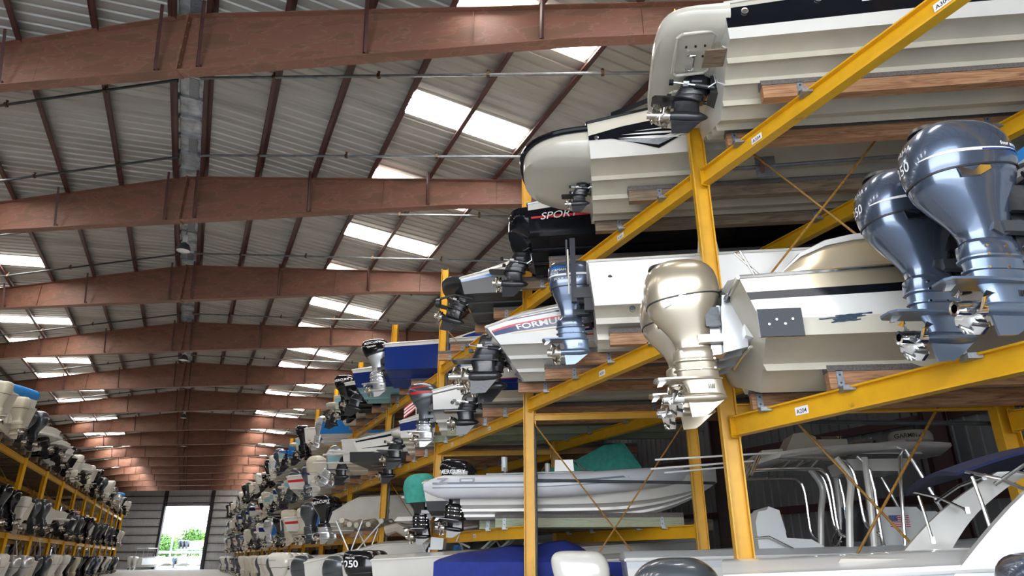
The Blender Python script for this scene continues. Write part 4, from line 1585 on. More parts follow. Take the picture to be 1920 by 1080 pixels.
H.strip(mb, .15, 3.0, lambda u: .22 + .05 * u, lambda u: .24 + .36 * u, M['black'])
H.strip(mb, 1.5, 3.2, lambda u: .64, lambda u: .69, M['black'])
H.strip(mb, 1.2, 3.2, lambda u: .54, lambda u: .60, M['black'])
mb.build('side_graphic', b14)
mb = MB()
H.text(mb, 'SX240', 1.7, .34, .13, M['inkw'], stretch=1.8, off=.012)
mb.build('lettering', b14)
mb = MB()
mb.loft([[(x, y, z) for y, z in ((-1.0, .02), (1.0, .02), (1.1, .34), (-1.1, .34))] for x in (-.45, 1.6)], M['plastic'])
mb.tube([(-1.5, -.8, .30), (-.2, -.8, .32)], .03, M['alu'])
mb.tube([(-1.9, -.6, .05), (-.2, -.6, .05)], .03, M['alu'])
mb.build('jet_drive_housing', b14)
add_drive(b14, 1.0, .0, duo=False, scale=.9)
bunks(A, Pp, LV, 'wood', s0=-.25)

# 15 and 16 the two blue boats on the top tier
LV = 6.88
H = Hull(L=7.4, B=2.5, sheer=((0, 1.22), (.25, 1.28), (1, 1.5)), zc=.40, rake=.05, strakes=1, bands=((.86, 'royal'), (1, 'white')), bottom='royal', deck='white', crown=[(0, .05), (.28, .1), (.42, .45), (1, .2)])
A, Pp = -6.55, 22.0
b15 = boat('royal blue hulled boat with one black and silver outboard on the top tier', *ap(A, Pp), LV + KU, H, rail='white')
o = add_outboard(b15, -.38, 0, .20, 'wedge', 'blackob', lower='silver', tilt=-.06, scale=1.12)
o.data = outboard_meshes('wedge', 'silver', 'silver', 2)[0]
mb = cowl_text('wedge', 'MERCURY', .085, 1.30, PI * 1.28, M['inkw'])
cowl_text('wedge', 'Verado', .07, 1.18, PI * 1.36, M['inkw'], mb=mb)
mb.build('lettering', o)
put('coaming', coaming_mesh(H, 2.4, 7.2, .1, .45, 'royal', 'white', 1.4, 2.5), b15)
bunks(A, Pp, LV, 'wood', s0=-.25)
H = Hull(L=7.0, B=2.45, sheer=((0, 1.0), (.3, 1.2), (1, 1.4)), zc=.40, rake=.3, strakes=2, bands=((.80, 'navy'), (1, 'white')), bottom='tealhull', deck='white', crown=[(0, .1), (.3, .3), (1, .1)])
A, Pp = -8.2, 24.3
b16 = boat('navy boat with a white deck edge and pale underside just past the royal blue one', *ap(A, Pp), LV + KU, H)
add_drive(b16, .05, .1, duo=False, tilt=.3, scale=1.1)
bunks(A, Pp, LV, 'woodgrey', s0=-.25)

# 17 white sharp-sterned boat with twin black engines
LV = 2.42
H = Hull(L=8.2, B=2.5, sheer=((0, .78), (.16, 1.30), (.4, 1.38), (1, 1.6)), zc=.42, rake=-.4, strakes=2, bands=((.15, 'bottomw'), (1, 'bottomw')), bottom='bottomw', deck='white')
A, Pp = -10.5, 28.2
b17 = boat('pale grey angular boat with twin black outboards on the lowest tier', *ap(A, Pp), LV + KU, H)
for yy in (-.38, .38):
    o = add_outboard(b17, -.1, yy, .05, 'wedge', 'blackob', lower='silver', lod=1, tilt=-.05, scale=1.05)
    cowl_text('wedge', 'MERCURY', .11, 1.15, PI * 1.2, M['inkw']).build('lettering', o)
for pq in (27.5, 28.2, 28.9):
    s_, t_ = ap(A, pq)
    bunk(rack_r, SF - .3, 13.0, t_, LV, 'wood')

# ------------------------------------------------------------------ the rest of the near rack
_types = [
    dict(L=7.0, B=2.4, sheer=((0, 1.15), (1, 1.45)), zc=.42, strakes=2, bands=((1, 'white'),), bottom='bottom', deck='white'),
    dict(L=7.0, B=2.4, sheer=((0, 1.10), (1, 1.4)), zc=.42, strakes=2, bands=((.55, 'white'), (.95, 'navy'), (1, 'white')), bottom='bottomw', deck='white'),
    dict(L=6.8, B=2.4, sheer=((0, .95), (.2, 1.2), (1, 1.4)), zc=.42, strakes=2, bands=((.8, 'black'), (1, 'white')), bottom='black', deck='white', rake=.3),
    dict(L=7.2, B=2.4, sheer=((0, 1.2), (1, 1.5)), zc=.45, strakes=2, bands=((1, 'bluehull'),), bottom='greyhull', deck='white', rake=-.2),
    dict(L=7.0, B=2.4, sheer=((0, 1.05), (.2, 1.3), (1, 1.45)), zc=.42, strakes=2, bands=((.45, 'cream'), (.85, 'tealhull'), (1, 'cream')), bottom='cream', deck='cream'),
    dict(L=7.0, B=2.4, sheer=((0, 1.15), (1, 1.45)), zc=.42, strakes=2, bands=((1, 'cream'),), bottom='cream', deck='cream'),
    dict(L=7.0, B=2.4, sheer=((0, 1.0), (.2, 1.2), (1, 1.4)), zc=.42, strakes=2, bands=((.5, 'white'), (.7, 'red'), (1, 'white')), bottom='bottomw', deck='white', rake=.4),
]
HT = [Hull(**t) for t in _types]
COLN = {'blackob': 'black', 'whiteob': 'white', 'steeldark': 'charcoal', 'creamob': 'cream', 'silver': 'silver', 'steelblue': 'blue-grey'}


def far_boat(label, a, p, z, ty, eng, lod=1, left=False, s=None, t=None, group=None, plat=False, tilt=0.0, extra=None):
    """eng: (count, kind, paint) or ('drive',)"""
    if not left:
        s, t = ap(a, p)
    b = boat(label, s, t, z, HT[ty], key=('type', ty), left=left, n=18, group=group)
    if eng[0] == 'drive':
        add_drive(b, -.05, .3, tilt=tilt, duo=False, lod=1)
        if 'plat' not in _hm:
            _hm['plat'] = {}
        mat_ = _types[ty]['bands'][-1][1]
        if mat_ not in _hm['plat']:
            _hm['plat'][mat_] = platform_mesh(2.25, .75, .82, .2, mat_, tip=.5)
        put('swim_platform', _hm['plat'][mat_], b)
    else:
        n, kind, paint = eng[:3]
        for i in range(n):
            y = (i - (n - 1) / 2) * .66
            add_outboard(b, -.32, y, .08, kind, paint, lod=lod, tilt=tilt, scale=1.0 if n < 3 else .98, cover=eng[3] if len(eng) > 3 else None)
    return b


# bay four and five, spelled out
b18 = far_boat('cream and pale teal boat with twin raised silver outboards on the middle tier', -10.7, 28.7, 4.50 + KU, 4, (2, 'round', 'silver'), tilt=.5)
b19 = far_boat('black and white boat with twin tall black outboards on the top tier', -9.1, 26.0, 6.88 + KU, 2, (2, 'wedge', 'blackob'), lod=2)
for k, o in enumerate([c for c in b19.children if c.name.startswith('outboard')]):
    cowl_text('wedge', 'MERCURY', .10, 1.2, PI * 1.2, M['inkw']).build('lettering', o)
b20 = far_boat('cream and teal boat with a raised sterndrive beyond the tall black top tier outboards', -10.6, 28.6, 6.88 + KU, 4, ('drive',), tilt=.4)
b21 = far_boat('cream boat with a cream bagged outboard on the middle tier', -12.3, 31.4, 4.50 + KU, 5, (1, 'round', 'whiteob', 'creamob'))
b22 = far_boat('bright blue hulled boat with twin charcoal outboards on the lowest tier', -12.2, 31.3, 2.42 + KU, 3, (2, 'round', 'steeldark'))
b23 = far_boat('white boat with a black sterndrive above the pale grey angular boat', -9.15, 26.1, 4.50 + KU, 0, ('drive',))
b24 = far_boat('white boat with one tall cream outboard on the lowest tier', -13.7, 33.8, 2.42 + KU, 0, (1, 'boxy', 'creamob'))
for LVz, cs in ((4.50, (28.7, 31.4, 26.1)), (6.88, (26.0, 28.6)), (2.42, (31.3, 33.8))):
    for c in cs:
        bunks(0, c, LVz, 'wood')
rnd = random.Random(21)
plan = []
ENG = [(2, 'round', 'steeldark'), (1, 'wedge', 'blackob'), (2, 'wedge', 'blackob'), (1, 'round', 'silver'), (1, 'boxy', 'whiteob'), (2, 'slab', 'whiteob'), (1, 'round', 'steelblue'), ('drive',), (1, 'slab', 'creamob')]
TIER = {2.42: 'lowest', 4.50: 'middle', 6.88: 'top'}
HUE = ['white', 'white and navy', 'black and white', 'bright blue', 'cream and teal', 'cream', 'white and red']
EACH = ['lone ', 'twin ', 'three ']
ORD = ['first', 'second', 'third', 'fourth', 'fifth', 'sixth', 'seventh', 'eighth', 'ninth', 'tenth', 'eleventh', 'twelfth', 'thirteenth', 'fourteenth', 'fifteenth', 'sixteenth', 'seventeenth', 'eighteenth', 'nineteenth', 'twentieth', 'twenty-first', 'twenty-second', 'twenty-third', 'twenty-fourth']


def eng_words(e):
    if e[0] == 'drive':
        return 'black sterndrive'
    return {1: 'one ', 2: 'twin ', 3: 'triple ', 4: 'four '}[e[0]] + COLN[e[2]] + (' outboard' if e[0] == 1 else ' outboards')


cnt = {2.42: 0, 4.50: 0, 6.88: 0}
q = 31.3 + 2.6
while q < 96:
    for LVz in (2.42, 4.50, 6.88):
        if q < 34.5 and LVz == 2.42:
            continue
        ty = rnd.randrange(7)
        e = ENG[rnd.randrange(len(ENG))]
        cnt[LVz] += 1
        far_boat('%s boat with %s, %s from far end, near rack %s tier' % (HUE[ty], eng_words(e), '@%d@' % cnt[LVz], TIER[LVz]), -q * .5957 + 7.28 - .85 + rnd.uniform(-.35, .25) - .0, q, LVz + KU, ty, e, lod=1 if q < 50 else 0, tilt=rnd.choice((0, 0, .08, .35)), group='boats far along the near rack')
    q += 2.6
for o in S.objects:
    lb = o.get('label')
    if lb and '@' in lb:
        h, n, tl = lb.split('@')
        tier = [k for k, v in TIER.items() if tl.endswith(v + ' tier')][0]
        o['label'] = h + ORD[cnt[tier] - int(n)] + tl

# ------------------------------------------------------------------ boats on the floor in front of and under the near rack
FZ = .28
# white centre console with hard top
H = Hull(L=8.4, B=2.55, sheer=((0, 1.33), (.5, 1.42), (1, 1.75)), zc=.48, strakes=2, bands=((.86, 'white'), (1, 'greyhull')), bottom='bottomw', deck='vinyl', rake=.1)
A, Pp = .60, 12.4
f1 = boat('white centre console boat on the floor with a hard top, radar dome and flag decal', *ap(A, Pp), FZ, H)
K = 12.4 / 11.2


def tt(a, z):
    """point measured on the near side plane, moved to the centre plane and into the boat"""
    return a * K - A, 1.65 + (z - 1.65) * K - FZ


for yy in (-.36, .36):
    add_outboard(f1, -.6, yy, .05, 'slab', 'whiteob', tilt=.0, scale=1.0)
mb = MB()
x0, z0 = tt(2.33, 1.60)
mb.loft([[(x0 + dx, y, z0 + dz) for dx, dz in ((0, 0), (1.08, 0), (1.05, .18), (.82, .32), (.45, .34), (.40, .66), (.28, .78), (.06, .74), (0, .58))] for y in (-.6, .6)], M['vinyl'])
mb.loft([[(x0 + .36 + dx, y, z0 + .42 + dz) for dx, dz in ((0, 0), (.10, .0), (.04, .34), (-.12, .40), (-.16, .34))] for y in (-.56, .56)], M['vinyl'])
mb.build('helm_seat', f1)
mb = MB()
mb.tube([(x0 - .05, -.66, z0 + .34), (x0 + .15, -.70, z0 + .36), (x0 + .5, -.70, z0 + .18), (x0 + .95, -.68, z0 + .12), (x0 + 1.02, -.66, z0 + .03)], .016, M['chrome'])
mb.build('seat_rail', f1)
mb = MB()
mb.loft([ring_xy(z0 + .30 + d, x0 + .02, x0 + .2, .09, 10, 0) for d in (-.03, .06, .14)], M['cyan'], Matrix.Translation((0, -.68, 0)))
mb.build('cloth_bundle', f1, label='bright cyan cloth tied to the seat rail')
cx0, cz0 = tt(3.95, 1.60)
mb = MB()
mb.loft([[(cx0 + x, y, cz0 + z) for x, z in ((0, 0), (1.15, 0), (1.0, .45), (.72, .80), (.22, .80), (.02, .55))] for y in (-.52, .52)], M['vinyl'])
mb.loft([[(cx0 + .72 + x, y, cz0 + z) for x, z in ((0, 0), (.6, 0), (.52, .6), (.35, .74), (0, .74))] for y in (-.36, .36)], M['vinyl'])
mb.build('console', f1)
mb = MB()
for k in range(13):
    mb.box((cx0 + .42, -.532, cz0 + .50 + .0131 * (k + .5)), (.30, .006, .0131), M['flagred'] if k % 2 == 0 else M['sign'])
mb.box((cx0 + .33, -.535, cz0 + .50 + .0131 * 9.5), (.125, .008, .0131 * 7), M['flagblue'])
for r in range(4):
    for c in range(5):
        mb.box((cx0 + .283 + .024 * c, -.540, cz0 + .593 + .021 * r), (.007, .003, .007), M['sign'])
mb.build('flag_decal', f1, label='stars and stripes decal on the console side')
mb = MB()
mb.box((0, 0, 0), (.02, 1.0, .62), M['smoke'], Matrix.Translation((cx0 - .12, 0, cz0 + .55)) @ Matrix.Rotation(.15, 4, 'Y'))
mb.build('windscreen', f1)
mb = MB()
wx, wz = tt(3.52, 1.92)
ring = [(wx + .05 * math.sin(q), -.25 + .2 * math.cos(q), wz + .2 * math.sin(q) * .6) for q in np.linspace(0, 2 * PI, 20)]
mb.tube(ring, .016, M['chrome'], 6)
mb.tube([(wx, -.25, wz), (wx + .3, -.25, wz - .1)], .03, M['plastic'])
mb.box((wx + .22, -.25, wz - .22), (.22, .5, .3), M['plastic'])
mb.build('steering_wheel', f1)
# hard top and its pipe frame
tx0, tz0 = tt(2.55, 3.02)
tx1, tz1 = tt(5.30, 3.12)
mb = MB()
rows = []
for i in range(15):
    u = i / 14
    x = tx0 + (tx1 - tx0) * u
    w = 1.05 * (1 - abs(2 * u - 1) ** 5) ** .25
    z = tz0 + (tz1 - tz0) * u + .05 * math.sin(PI * u)
    rows.append([(x, w * a, z + d) for a, d in ((-1, 0), (-.98, .05), (-.6, .09), (0, .11), (.6, .09), (.98, .05), (1, 0), (.9, -.03), (0, -.02), (-.9, -.03))])
mb.loft(rows, M['white'])
mb.loft([[(tx0 + x, y, tz0 + z) for x, z in ((1.35, -.02), (2.3, -.02), (2.2, -.22), (1.4, -.20))] for y in (-.5, .5)], M['white'])
mb.build('hard_top', f1)
mb = MB()
mb.loft([[(tx0 + x, y, tz0 + z) for x, z in ((.42, .08), (1.0, .08), (.98, .38), (.80, .46), (.62, .44))] for y in (-.32, .32)], M['cream'])
mb.loft([[(tx0 + x, y, tz0 + z) for x, z in ((1.0, .08), (1.5, .08), (1.48, .34), (1.0, .34))] for y in (-.3, .3)], M['cream'])
mb.loft([[(tx0 + x, y, tz0 + z) for x, z in ((1.6, .08), (2.6, .06), (2.35, .30), (1.65, .22))] for y in (-.4, .4)], M['white'])
mb.loft([[(tx0 + x, y, tz0 + z) for x, z in ((-.02, .06), (.35, .06), (.33, .15), (.0, .13))] for y in (-.6, .6)], M['cream'])
mb.build('roof_box', f1)
rx, rz_ = tt(4.92, 3.26)
mb = MB()
mb.revz([(.22, -.12), (.20, -.02), (.30, .0), (.345, .05), (.345, .15), (.31, .21), (.15, .235), (.01, .24)], M['cream'], 24, c=(rx, 0, rz_))
vs, fs = text_geo('xHD', .01)
mb.add([(rx - .02 + .10 * v[0], -.352 + .06 * (v[0] / 1.7) ** 2, rz_ + .08 + .09 * v[1]) for v in vs], fs, M['ink'])
vs, fs = text_geo('GARMIN', .01)
mb.add([(rx - .34 + .082 * v[0], -.352 + .16 * abs(1 - v[0] / 3.2) ** 2, rz_ + .08 + .1 * v[1]) for v in vs], fs, M['ink'])
mb.build('radar_dome', f1)
mb = MB()
lx, lz = tt(4.35, 3.30)
mb.revz([(.03, -.2), (.03, 0), (.02, .02)], M['plastic'], 10, c=(lx, -.1, lz))
ring = [(lx - .2 + .2 * math.cos(q), -.1 + .1 * math.sin(q), lz + .02 + .04 * math.cos(q)) for q in np.linspace(0, 2 * PI, 16)]
mb.tube(ring, .02, M['chrome'], 6)
mb.tube([(lx - .9, -.2, lz + .06), (lx - .55, -.2, lz + .07)], .03, M['chrome'])
mb.revz([(.10, -.26), (.05, -.1), (.04, .08)], M['chrome'], 12, c=(lx - .6, -.2, lz))
mb.build('search_light', f1)
for nm, pts, r, m in (('frame_pipe', [(2.37, 2.84), (3.15, 2.85), (3.36, 2.80), (3.42, 2.6), (3.42, 2.05), (3.50, 1.92)], .028, 'chrome'),
                      ('frame_pipe', [(2.75, 3.0), (3.5, 2.98), (3.72, 2.88), (3.78, 2.6), (3.80, 2.1), (3.95, 1.94)], .03, 'chrome'),
                      ('frame_pipe', [(3.85, 3.02), (4.0, 2.75), (3.98, 2.0), (4.0, 1.75), (4.1, 1.66), (4.25, 1.75), (4.32, 2.2), (4.42, 2.9), (4.5, 3.08), (4.58, 3.0), (4.95, 2.0)], .03, 'chrome'),
                      ('frame_post', [(3.55, 3.0), (3.70, 2.7), (3.62, 2.3), (3.52, 1.68)], .055, 'white'),
                      ('frame_post', [(3.95, 3.0), (3.92, 2.4), (3.85, 1.68)], .05, 'white')):
    for yy in (-.72, .72):
        mb = MB()
        mb.tube([(*[tt(*q)[0]], yy, tt(*q)[1]) for q in curve(pts, 24)], r, M[m], 10)
        mb.build(nm, f1)
mb = MB()
for q in ((2.9, 2.97, 2.86), (3.1, 2.98, 2.88), (3.3, 2.98, 2.86)):
    mb.tube([(tt(q[0], q[1])[0], -.72, tt(q[0], q[1])[1]), (tt(q[0] - .12, q[2])[0], -.72, tt(q[0] - .12, q[2])[1])], .014, M['chrome'], 6)
    mb.tube([(tt(q[0], q[1])[0], -.7, tt(q[0], q[1])[1] + .04), (tt(q[0], q[1])[0], .7, tt(q[0], q[1])[1] + .04)], .014, M['chrome'], 6)
mb.build('frame_stay', f1)
for k in range(6):
    mb = MB()
    x, z = tt(2.36, 2.9)
    yy = -.8 + .32 * k
    mb.tube([(x - .06, yy, z - .16), (x + .10, yy, z + .14)], .032, M['chrome'], 10)
    mb.build('rod_holder', f1)
for yy, zz, a0, a1 in ((-.8, 3.10, .95, 3.3), (-.5, 3.0, .9, 2.5), (.6, 3.05, 1.2, 2.5)):
    mb = MB()
    x1, z1 = tt(a1, zz)
    x0_, z0_ = tt(a0, zz - .10)
    mb.tube([(x0_, yy, z0_), (x1, yy, z1)], .016, M['inkw'], 6)
    mb.build('outrigger_pole', f1)
mb = MB()
x, z = tt(4.78, 1.66)
mb.tube([(x, -.9, z), (x - .02, -.9, z + .18)], .016, M['chrome'])
mb.loft([[(x - .02 + dx, -.9 + d, z + dz) for dx, dz in ((-.07, .2), (.08, .18), (.05, .5), (-.02, .54), (-.12, .5))] for d in (-.05, .05)], M['greyhull'])
mb.build('deck_light', f1, label='bagged deck light on a short chrome stem')

# boat with the swept arch and navy sunshade
H = Hull(L=7.0, B=2.5, sheer=((0, 1.22), (1, 1.6)), zc=.45, strakes=2, bands=((.7, 'white'), (1, 'greyhull')), bottom='bottomw', deck='white')
A, Pp = 1.36, 6.65
f2 = boat('white boat on the floor with a swept arch and navy sunshade, beside the near post', *ap(A, Pp), FZ, H, yaw=-.2)
o = add_outboard(f2, -.42, .1, .0, 'round', 'steeldark', scale=.98)
cowl_band('round', 1.2, 1.24, PI * 1.0, PI * 1.7, M['silver'], taper=False).build('cowl_stripe', o)  # silver band paints a highlight onto the dark cowl
OUT = curve([(1.26, 1.24), (1.74, 1.71), (2.24, 2.06), (2.70, 2.27), (3.35, 2.40)], 18)
INN = curve([(1.72, 1.26), (2.02, 1.65), (2.31, 1.91), (2.66, 2.11), (3.30, 2.26)], 18)
for yy in (-1.18, 1.18):
    mb = MB()
    mb.loft([[(xo, yy * (1 - .1 * i / 17) + e, zo) for e in (-.06, .06)] + [(xi, yy * (1 - .1 * i / 17) + e, zi) for e in (.06, -.06)] for i, ((xo, zo), (xi, zi)) in enumerate(zip(OUT, INN))], M['white'])
    mb.build('radar_arch', f2)
    mb = MB()
    mb.prism([(1.60, 1.24), (1.86, 1.24), (1.84, 1.33)], yy - .08, yy + .08, M['plastic'])
    mb.build('arch_foot', f2)
mb = MB()
mb.loft([[(x, y * w, z) for y, w in ((-1.05, 1), (1.05, 1))] + [(x, y * w, z - .07) for y, w in ((1.05, 1), (-1.05, 1))] for x, z, w in ((3.0, 2.36, 1), (3.2, 2.40, 1), (3.35, 2.40, 1))], M['white'])
mb.build('arch_top', f2)
mb = MB()
rows = []
for i in range(15):
    u = i / 14
    x = 1.52 + 1.9 * u
    z = 2.02 + .17 * math.sin(PI * .5 * min(1, u * 2.2)) + .05 * u
    rows.append([(x, y, z - .07 * abs(y / .9) ** 2.5 - d) for y, d in ((-.9, 0), (-.6, 0), (-.3, 0), (.3, 0), (.6, 0), (.9, 0), (.88, .025), (.3, .025), (-.3, .025), (-.88, .025))])
mb.loft(rows, M['navyc'])
mb.build('sunshade', f2, label='navy canvas sunshade')
for yy in (-.88, .88):
    for p0, p1 in (((1.58, 1.96), (2.0, 1.78)), ((1.62, 1.92), (1.66, 1.52)), ((1.75, 1.86), (2.2, 2.08)), ((2.35, 2.15), (2.85, 1.98)), ((2.6, 2.06), (2.75, 1.5))):
        mb = MB()
        mb.tube([(p0[0], yy, p0[1]), ((p0[0] + p1[0]) / 2, yy, (p0[1] + p1[1]) / 2 + .03), (p1[0], yy, p1[1])], .014, M['chrome'], 8)
        mb.box((p1[0], yy, p1[1]), (.035, .03, .06), M['alu'])
        mb.build('shade_strut', f2)
for yy, x in ((-.72, .85), (-.1, .65)):
    mb = MB()
    mb.loft([[(x + dx * k, yy + dy * k, 1.22 + z) for dx, dy in ((-.25, -.26), (.3, -.28), (.34, .0), (.3, .28), (-.25, .26))] for z, k in ((0, 1), (.08, 1.04), (.14, .85), (.16, .5))], M['tanvinyl'])
    mb.build('stern_seat', f2, label='tan stern seat cushion')

# edge of the next boat, only its engine in view
H = Hull(L=6.5, B=2.2, sheer=((0, 1.2), (1, 1.5)), zc=.45, strakes=2, bands=((1, 'white'),), bottom='bottomw', deck='white')
f3 = boat('white boat on the floor with a blue grey outboard, closest to the camera', *ap(3.2, 4.3), FZ, H)
o = add_outboard(f3, -.42, 0, .04, 'boxy', 'steelblue', scale=1.03)
cowl_text('boxy', '150', .14, 1.02, PI * 1.12, M['inkw']).build('lettering', o)

# boats under bays two to four
H = Hull(L=7.5, B=2.4, sheer=((0, 1.15), (1, 1.5)), zc=.45, strakes=2, bands=((1, 'white'),), bottom='bottomw', deck='white')
f4 = boat('white boat on the floor under a royal blue cover', *ap(-3.1, 15.9), FZ, H)
mb = MB()
rows = []
for i in range(22):
    u = i / 21
    x = -.2 + 6.2 * u
    h = .02 + .22 * max(0, math.sin(5.2 * u + .4)) ** 2 + .28 * math.exp(-((u - .42) / .1) ** 2) + .03 * math.sin(31 * u)
    w = max(.15, H.half(max(0, x)) + .05)
    rows.append([(x, y * w, z) for y, z in ((-1, 1.0), (-1, 1.28), (-.6, 1.28 + h), (0, 1.32 + h * 1.1), (.6, 1.28 + h), (1, 1.28), (1, 1.0))])
mb.loft(rows, M['bluec'], closed=False)
mb.build('boat_cover', f4, label='royal blue cover')
H = Hull(L=8.0, B=2.5, sheer=((0, 1.3), (1, 1.75)), zc=.45, strakes=2, bands=((1, 'white'),), bottom='bottomw', deck='white')
f5 = boat('white boat on the floor with a white pipe ladder tower and a black 250 outboard', *ap(-5.2, 18.4), FZ, H)
for yy in (-.36, .36):
    o = add_outboard(f5, -.45, yy, .10, 'slab', 'blackob', scale=1.02)
    mb = cowl_text('slab', '250', .17, 1.10, PI * 1.24, M['inkw'], bold=.02)
    cowl_text('slab', 'PRO XS', .05, 1.31, PI * 1.3, M['inkw'], mb=mb)
    mb.build('lettering', o)
for x in (2.15, 2.6):
    mb = MB()
    for yy in (-.5, .2):
        mb.tube([(x, yy, 1.35), (x + .95, yy, 2.15)], .03, M['vinyl'], 8)
    for k in range(4):
        mb.tube([(x + .12 + .22 * k, -.5, 1.45 + .185 * k), (x + .12 + .22 * k, .2, 1.45 + .185 * k)], .022, M['vinyl'], 8)
    mb.build('tower_ladder', f5)
mb = MB()
mb.tube([(2.1, -.5, 1.6), (1.75, -.5, 1.75), (1.9, -.5, 2.05), (2.3, -.5, 2.1)], .028, M['vinyl'], 8)
mb.loft([[(1.1 + dx, y, 1.55 + dz) for dx, dz in ((0, 0), (.32, 0), (.34, .26), (.02, .3))] for y in (-.6, -.2)], M['vinyl'])
mb.tube([(1.0, -.4, 1.35), (1.05, -.4, 1.6)], .03, M['vinyl'])
mb.build('fighting_chair', f5)
mb = MB()
for k in range(5):
    r = [(1.75 + .07 * math.sin(q) + .02 * k, -.55 - .01 * k, 1.45 + .2 * math.cos(q)) for q in np.linspace(0, 2 * PI, 14)]
    mb.tube(r, .012, M['rope'], 5)
mb.build('rope_coil', f5, label='coiled blue rope')
mb = MB()
mb.loft([[(3.3 + dx, y, 1.40 + dz) for dx, dz in ((0, 0), (.7, 0), (.62, .3), (.15, .32))] for y in (-.5, .5)], M['vinyl'])
mb.build('console', f5)


def house_boat(label, a, p, mast=False):
    H = Hull(L=8.5, B=2.6, sheer=((0, 1.25), (1, 1.8)), zc=.45, strakes=2, bands=((.9, 'white'), (1, 'darkgrey')), bottom='bottomw', deck='white')
    b = boat(label, *ap(a, p), FZ, H)
    mb = MB()
    mb.loft([[(x, y, z) for x, z in ((1.2, 2.35), (3.9, 2.42), (4.1, 2.46), (3.8, 2.52), (1.3, 2.47))] for y in (-1.05, 1.05)], M['white'])
    mb.build('hard_top', b)
    mb = MB()
    mb.loft([[(x, y, z) for x, z in ((2.0, 1.3), (4.6, 1.45), (3.8, 2.36), (2.6, 2.36))] for y in (-.9, .9)], M['smoke'])
    mb.build('cabin_window', b)
    for x0, x1 in ((1.3, 2.0), (2.5, 3.1), (3.4, 4.3)):
        for yy in (-.92, .92):
            mb = MB()
            mb.tube([(x1 + .2, yy, 1.35), (x0 + .5, yy, 2.38)], .035, M['vinyl'], 8)
            mb.build('cabin_post', b)
    for x in (1.7, 2.3, 2.7):
        mb = MB()
        mb.tube([(x + .35, -.6, 2.45), (x, -.6, 3.05)], .05, M['vinyl'], 8)
        mb.build('tower_leg', b)
    mb = MB()
    mb.loft([[(x, y, z) for x, z in ((1.3, 3.02), (3.2, 3.05), (3.2, 3.10), (1.3, 3.08))] for y in (-.7, .7)], M['vinyl'])
    mb.build('tower_roof', b)
    add_outboard(b, -.4, -.35, .05, 'round', 'steeldark', lod=1)
    add_outboard(b, -.4, .35, .05, 'round', 'steeldark', lod=1)
    return b


f6 = house_boat('white boat on the floor with a hard top on glazed posts and short tower legs', -7.0, 21.4)
H = Hull(L=8.0, B=2.5, sheer=((0, 1.2), (.3, 1.75), (1, 1.95)), zc=.45, strakes=2, bands=((1, 'white'),), bottom='bottomw', deck='white')
f7 = boat('white cabin boat on the floor with tan folded canvas on pipe bows', *ap(-9.3, 24.2), FZ, H)
add_outboard(f7, -.45, 0, .06, 'round', 'steeldark', lod=1)
for k, (x, xt) in enumerate(((1.2, .7), (1.3, 1.6), (1.5, 2.3))):
    mb = MB()
    mb.tube([(x, -1.0, 1.6), (xt, -1.0, 2.5), (xt, 0, 2.6), (xt, 1.0, 2.5), (x, 1.0, 1.6)], .025, M['alu'], 8)
    mb.build('canvas_bow', f7)
mb = MB()
rnd = random.Random(2)
for k in range(5):
    x = .8 + .35 * k
    mb.tube([(x + rnd.uniform(-.1, .1), -1.0 + .5 * q, 2.45 + rnd.uniform(-.08, .08)) for q in range(5)], .09, M['tanvinyl'], 8)
mb.tube([(2.4, -.9, 2.2), (2.8, -.9, 2.3), (3.2, -.9, 2.1), (3.4, -.9, 1.9)], .16, M['tanvinyl'], 8)
mb.build('folded_canvas', f7, label='tan folded canvas')
H = Hull(L=8.5, B=2.7, sheer=((0, 1.3), (1, 1.7)), zc=.45, strakes=2, bands=((1, 'white'),), bottom='bottomw', deck='white')
f8 = boat('white boat on the floor with four white outboards in a row', *ap(-11.6, 28.4), FZ, H)
for k in range(4):
    o = add_outboard(f8, -.45, -.9 + .6 * k, .10, 'slab', 'whiteob', lod=1, scale=1.02)
    cowl_text('slab', 'VERADO', .06, 1.2, PI * 1.2, M['inkg']).build('lettering', o)
rnd = random.Random(8)
q, k = 31.2, 0
FL = [(1, 'round', 'steeldark'), (2, 'round', 'steeldark'), (1, 'wedge', 'blackob'), (2, 'slab', 'whiteob'), (2, 'round', 'steelblue'), (1, 'boxy', 'creamob')]
nfl = int((96 - q) / 2.65)
while q < 96 and k < nfl:
    ty = rnd.choice((0, 1, 3, 5, 6))
    e = FL[rnd.randrange(6)]
    far_boat('%s boat with %s on floor, %s from far end, near rack' % (HUE[ty], eng_words(e), ORD[nfl - 1 - k]), -q * .5957 + 6.2 + rnd.uniform(-.3, .3), q, FZ, ty, e, lod=1 if q < 50 else 0, group='boats on the floor under the near rack')
    q += 2.65
    k += 1

